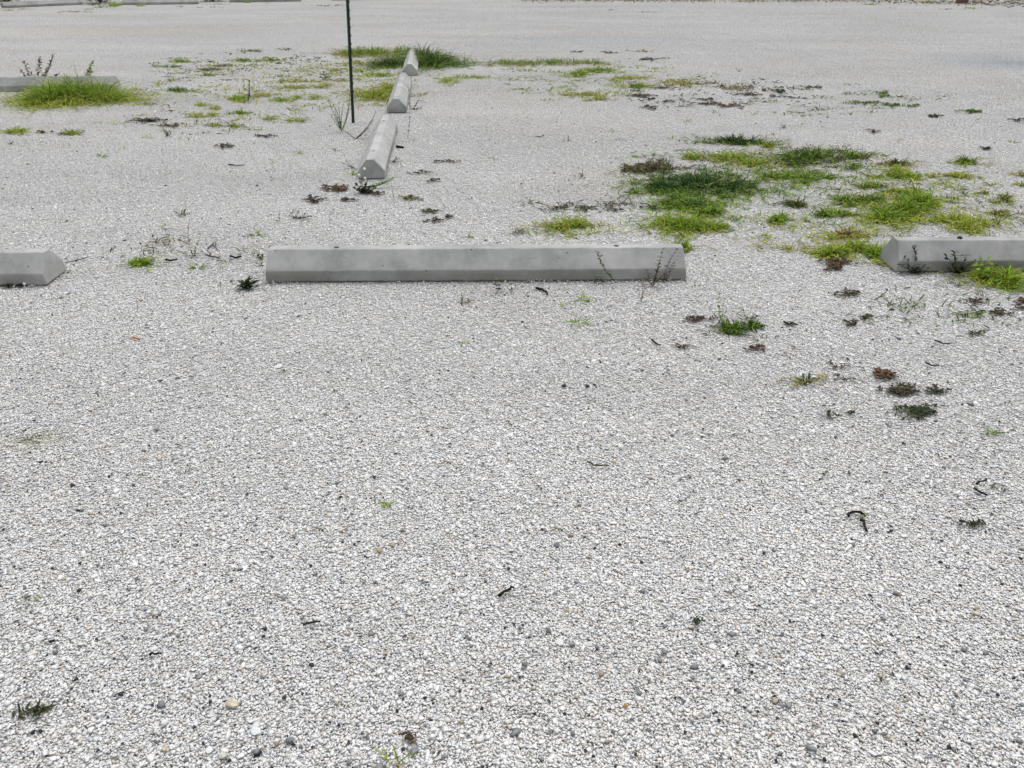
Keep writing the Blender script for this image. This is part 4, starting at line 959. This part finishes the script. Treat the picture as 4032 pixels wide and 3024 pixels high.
# small dark litter: bits too many to count
s_ = Soup(); n = 2600
px = rng.uniform(0, 4032, n); py = 60 + 1900 * rng.uniform(0, 1, n) ** 1.7
ok = rng.uniform(0, 1, n) < np.where(py > 1150, np.where(px > 2300, .55, .12), .8); px, py = px[ok], py[ok]; n = len(px)
P = gpa(px, py); P[:, 2] = .006
leafset(s_, P, rng.uniform(0, 6.28, n), rng.uniform(-.1, .3, n), rng.uniform(.008, .026, n) , rng.uniform(.003, .007, n), pal_cols('brown+olive+black', n))
tag(s_.build('litter', M_STEM), 'tiny dark leaf scraps and dry bits scattered over the gravel', 'litter', kind='stuff')
# faint green seedlings dotted through the far gravel
s_ = Soup()
ZONES = [(1250, 340, 420, 95, 170, 'yellow+straw'), (1000, 270, 420, 60, 90, 'olive+yellow'), (800, 440, 420, 100, 90, 'yellow+olive'), (1500, 270, 250, 60, 60, 'yellow+green'),
         (2350, 320, 430, 70, 120, 'yellow+green'), (2800, 370, 420, 60, 80, 'olive+brown'), (3350, 400, 420, 60, 60, 'green+olive'), (2800, 700, 420, 150, 150, 'green+bright'),
         (3250, 670, 330, 90, 130, 'green+yellow'), (3560, 790, 330, 140, 170, 'yellow+green'), (3900, 830, 170, 130, 70, 'yellow+olive'), (2730, 880, 260, 70, 70, 'green+yellow'),
         (3250, 960, 300, 80, 80, 'yellow+straw'), (2250, 895, 250, 40, 45, 'yellow+bright'), (2300, 815, 300, 40, 30, 'olive+brown'), (800, 1000, 330, 60, 25, 'olive+straw'), (3700, 1200, 330, 90, 40, 'olive+green')]
for (cx_, cy_, rx, ry, nc, st) in ZONES:
    for i in range(int(nc * (1.05 if cy_ < 345 else .72 if cy_ < 780 else .45))):
        a = random.uniform(0, 6.28); r_ = math.sqrt(random.uniform(0, 1)) * random.uniform(.8, 1.15)
        x_, y_ = cx_ + rx * r_ * math.cos(a), cy_ + ry * r_ * math.sin(a)
        if x_ > 4130 or y_ < 150 or (1040 < x_ < 2710 and 965 < y_ < 1125) or (x_ > 3470 and 935 < y_ < 1085): continue
        c_ = gp(x_, y_); m_ = random.randint(3, 16); d_ = math.sqrt(c_.x ** 2 + c_.y ** 2)
        sc = random.uniform(.012, .045) * (1 + .08 * d_)
        P = np.array([c_.x, c_.y, .003]) + np.stack([rng.normal(0, sc, m_) * 1.5, rng.normal(0, sc * .7, m_), np.zeros(m_)], -1)
        blades(s_, P, rng.uniform(0, 6.28, m_), rng.uniform(.1, .9, m_), rng.uniform(.03, .07, m_), rng.uniform(.6, 1.2, m_) * (.0032 + .0006 * d_), pal_cols(st, m_))
tag(s_.build('seedlings', M_LEAF), 'faint grass seedlings dotted thinly between the patches', 'seedlings', kind='stuff')

# ------------------------------------------------------------------ notable single stones
def rock(name, label, cat, group, x, y, wpx, col, flat=.55, rough=.8, bumpy=.12, var=.3, sub=3):
    b = gp(x, y); wm = (gp(x + wpx / 2, y) - b).length * (.82 if wpx > 24 else .9)
    bm = bmesh.new(); bmesh.ops.create_icosphere(bm, subdivisions=sub, radius=1)
    from mathutils import noise
    o_ = Vector((random.uniform(0, 50),) * 3)
    for v in bm.verts:
        q_ = noise.noise(v.co * 1.3 + o_) * .35 + noise.noise(v.co * 4 + o_) * bumpy
        v.co = v.co * (1 + q_); v.co = Vector((v.co.x * wm, v.co.y * wm * .8, v.co.z * wm * flat))
    me = bpy.data.meshes.new(name); bm.to_mesh(me); bm.free()
    for p in me.polygons: p.use_smooth = True
    key = (col, var)
    if key not in ROCKM: ROCKM[key] = plain('stone', col, rough, 0, 160, var, .6)
    o = link_mesh(name, me, ROCKM[key]); o.location = (b.x, b.y, .004 + wm * flat * .45); o.rotation_euler = (random.uniform(-.2, .2), random.uniform(-.2, .2), random.uniform(0, 6.28))
    return tag(o, label, cat, group)
ROCKM = {}
rock('pitted_stone', 'round grey pitted stone at the bottom of the view, above the grass sprig', 'stone', None, 1632, 2962, 44, (.26, .27, .27), .7, var=.5, bumpy=.2)
rock('pitted_stone', 'tan and white pitted lump left of the grey stone at the bottom edge', 'stone', None, 882, 2985, 44, (.48, .47, .42), .6, var=.35, bumpy=.25)
rock('tan_stone', 'ochre stone, larger of the pair in the middle foreground', 'stone', None, 1494, 2172, 34, (.38, .30, .19), .4)
rock('tan_stone', 'ochre stone, smaller of the pair in the middle foreground', 'stone', None, 1547, 2150, 24, (.38, .30, .20), .4)
rock('tan_stone', 'long ochre and white stone in the lower left middle', 'stone', None, 918, 2776, 66, (.50, .44, .34), .25, var=.35)
rock('tan_stone', 'brown orange stone touching the mossy crumb at the bottom', 'stone', None, 1632, 2922, 24, (.26, .16, .07), .7)
rock('tan_stone', 'rounded orange stone at the lower left, near the bottom', 'stone', None, 1090, 2935, 24, (.33, .22, .13), .6)
rock('tan_stone', 'brown stone right of centre in the open gravel', 'stone', None, 2248, 2112, 28, (.28, .22, .15), .4)
rock('tan_stone', 'orange stone in the lower right middle', 'stone', None, 2463, 2785, 22, (.36, .22, .08), .6)
rock('black_stone', 'black stone, left of the two above the open gravel middle', 'stone', None, 2220, 1525, 22, (.02, .02, .022), .5)
rock('black_stone', 'black stone, right of the two above the open gravel middle', 'stone', None, 2312, 1525, 22, (.025, .025, .028), .4)
rock('black_stone', 'black stone in the middle left of the foreground', 'stone', None, 286, 1916, 20, (.03, .032, .038), .7)
rock('black_stone', 'black stone low in the left middle, near the bottom', 'stone', None, 1120, 2753, 20, (.02, .02, .024), .5)
rock('grey_stone', 'blue grey stone below the ochre pair, right of centre', 'stone', None, 2192, 2152, 30, (.14, .15, .17), .4)
rock('grey_stone', 'dark grey rough stone in the lower left part near the bottom', 'stone', None, 1140, 2922, 38, (.16, .165, .17), .5, var=.5)
rock('grey_stone', 'grey dark stone at the lower left, left of the rough one', 'stone', None, 1010, 2965, 34, (.2, .21, .215), .5, var=.4)
rock('white_shell', 'large flat white shell with a ring, right of the lower centre', 'shell', None, 2202, 2535, 42, (.64, .64, .62), .2, var=.06, bumpy=.02)
rock('white_shell', 'bluish white broken shell plate in the lower left', 'shell', None, 1008, 2885, 50, (.60, .63, .65), .13, var=.06, bumpy=.02)
rock('white_shell', 'oval white shell near the bottom left of centre', 'shell', None, 825, 2960, 38, (.61, .63, .64), .25, var=.08, bumpy=.02)
rock('white_shell', 'white shell left of the long ochre stone', 'shell', None, 360, 2880, 34, (.70, .70, .68), .4, var=.06, bumpy=.02)
rock('white_shell', 'wide white flat stone in the upper left of the foreground', 'shell', None, 1095, 1448, 40, (.62, .62, .61), .15, var=.06, bumpy=.03)

# ------------------------------------------------------------------ far edge of the lot
def bush(label, x, y, wm, hm, n, style='deep+green'):
    b = gp(x, y); sl_, ss = Soup(), Soup()
    u = rng.normal(0, 1, (n, 3)); u /= np.linalg.norm(u, axis=1)[:, None]; rr = rng.uniform(.35, 1, n) ** .5
    lump = 1 + .25 * np.sin(u[:, 0] * 5 + x) * np.sin(u[:, 2] * 4)
    P = u * (rr * lump)[:, None] * np.array([wm / 2, wm / 2, hm / 2]) + np.array([b.x, b.y, hm * .5])
    P[:, 2] = np.maximum(P[:, 2], .02)
    leafset(sl_, P, rng.uniform(0, 6.28, n), rng.uniform(-.6, .9, n), rng.uniform(.04, .09, n), rng.uniform(.02, .045, n), pal_cols(style, n))
    root = bpy.data.objects.new('shrub', None); COL.objects.link(root); root.location = b; tag(root, label, 'shrub', 'shrubs beyond the far wheel stops')
    for k in range(9):
        a = random.uniform(0, 6.28); e = b + Vector((math.cos(a) * wm * .35, math.sin(a) * wm * .35, hm * random.uniform(.5, .9)))
        tube(ss, [b, b.lerp(e, .5) + Vector((0, 0, hm * .1)), e], .012, PAL['brown'][0], 5)
    sl_.build('foliage', M_LEAF, root); ss.build('branches', M_STEM, root)
bush('dark shrub behind the leftmost far wheel stop at the top left corner', 30, 17, 1.3, .6, 1500)
bush('dark shrub showing above the right part of the leftmost far wheel stop', 240, 6, 1.3, .6, 1300)
bush('dark shrub in the gap between the first and second far wheel stops', 395, 12, 1.0, .5, 900, 'deep+brown')
bush('dark green shrub in the gap between the second and third far wheel stops', 840, 6, .8, .4, 900)
bush('dark shrub behind the second far wheel stop', 620, 4, 1.5, .5, 1200)
# verge wisps
VG = [
 ('yellow weed at the left end of the second far wheel stop', [(455, 22, 26, 5)], 'bright+yellow', .14, 300),
 ('green weeds crowding the gap between the first two far wheel stops', [(370, 20, 45, 5), (420, 30, 40, 4)], 'green+olive', .09, 350),
 ('low yellow grass before the leftmost far wheel stop', [(35, 43, 28, 3), (90, 38, 50, 3)], 'yellow+olive', .05, 160),
 ('long thin grass streak before the gap of the first two far wheel stops', [(290, 48, 90, 3), (340, 38, 50, 3)], 'olive+yellow', .05, 260),
 ('yellow grass before the second far wheel stop', [(550, 24, 30, 3)], 'yellow', .06, 110),
 ('olive streak right of the second far wheel stop', [(720, 27, 35, 2.5), (790, 31, 25, 2)], 'olive', .04, 120),
 ('straw green streak before the third far wheel stop', [(860, 18, 50, 2.5), (850, 30, 30, 2)], 'olive+yellow', .05, 140),
 ('yellow clump at the left of the third far wheel stop', [(975, 10, 24, 4)], 'bright+yellow', .08, 140),
 ('long grass streak at the back left of the stake', [(1270, 24, 60, 3), (1340, 22, 50, 3), (1060, 14, 25, 2)], 'green+yellow', .05, 300),
 ('small green patch at the top edge just right of centre', [(2310, 3, 25, 4)], 'green', .09, 130),
 ('straw and green verge strip at the top edge, middle', [(2200, 1, 60, 3), (2500, 3, 110, 3)], 'olive+straw', .07, 380),
 ('low grassy verge at the top edge, right of the middle', [(2750, 4, 120, 4), (2960, 6, 110, 4), (3150, 6, 90, 4)], 'olive+straw', .06, 700),
 ('yellow green verge patch left of the brown post', [(3650, 12, 70, 5)], 'yellow', .06, 350),
 ('smaller yellow patch left in the verge', [(3430, 19, 38, 4)], 'yellow+green', .05, 200),
 ('yellow green patch right under the brown post', [(3830, 35, 36, 6)], 'yellow', .06, 240),
 ('short streak of dry weeds in the back of the lot', [(2410, 40, 25, 2.5), (2550, 50, 40, 2)], 'olive+brown', .04, 110),
 ('thin olive streak before the brown post', [(3720, 38, 45, 2.5), (3520, 33, 30, 2)], 'olive+brown', .04, 110),
]
for (lab, lobes, st, h, n) in VG:
    grass('grass_patch', lab, 'grass patch', 'grass along the far edge of the lot', lobes, st, h, n, wd=.014, runners=False)
# leaf litter strip
s_ = Soup(); n = 3200
px = rng.uniform(2050, 4150, n); py = rng.normal(0, 6, n) + 2 + 14 * np.clip((px - 3300) / 700, 0, 1); py = np.clip(py, -18, 26)
P = gpa(px, py); P[:, 2] = rng.uniform(.005, .03, n)
leafset(s_, P, rng.uniform(0, 6.28, n), rng.uniform(-.2, .7, n), rng.uniform(.03, .09, n), rng.uniform(.015, .04, n), pal_cols('brown+olive+straw+rust', n))
tag(s_.build('leaf_litter', M_STEM), 'strip of dry leaves and twigs along the far verge', 'leaf litter', kind='stuff')
# verge soil
me = bpy.data.meshes.new('verge')
vs = [gp(-900, -14), gp(700, -20), gp(2100, -8), gp(3300, -2), gp(5600, 2)]
me.from_pydata([(v.x, v.y, 0) for v in vs] + [(v.x * 1.0, v.y + 60, 0) for v in vs[::-1]], [], [tuple(range(10))])
vo = link_mesh('verge', me, plain('verge_soil', (.11, .10, .07), .95, 0, 3, .5)); vo.location.z = .012; tag(vo, kind='structure')
# brown post
b = gp(3786, 13); root = bpy.data.objects.new('timber_post', None); COL.objects.link(root); root.location = b
tag(root, 'stout reddish brown timber post at the far right edge of the lot', 'post')
M_WOOD = plain('red_brown_wood', (.15, .075, .05), .8, 0, 14, .35, .5)
bm = bmesh.new(); bmesh.ops.create_cube(bm, size=1, matrix=Matrix.Translation((0, 0, .5)) @ Matrix.Diagonal((.225, .225, 1.1, 1)))
bmesh.ops.bevel(bm, geom=bm.edges[:], offset=.012, segments=2, affect='EDGES')
m2 = bpy.data.meshes.new('shaft'); bm.to_mesh(m2); bm.free(); link_mesh('shaft', m2, M_WOOD, root)
bm = bmesh.new(); bmesh.ops.create_cube(bm, size=1, matrix=Matrix.Translation((0, 0, 1.075)) @ Matrix.Diagonal((.27, .27, .05, 1)))
bmesh.ops.bevel(bm, geom=bm.edges[:], offset=.01, segments=2, affect='EDGES')
m2 = bpy.data.meshes.new('cap'); bm.to_mesh(m2); bm.free(); link_mesh('cap', m2, M_WOOD, root)
# rubble at the far right
for k in range(60):
    x = random.uniform(3830, 4120); y = random.uniform(-12, 44) * (0.35 + .65 * (x - 3830) / 250)
    rock('rubble_stone', 'pale grey stone in the low rubble at the far right, beside the brown post', 'stone', 'rubble stones at the far right', x, y,
         random.uniform(12, 30), random.choice([(.36, .34, .32), (.28, .26, .25), (.45, .43, .40)]), .55, sub=2)
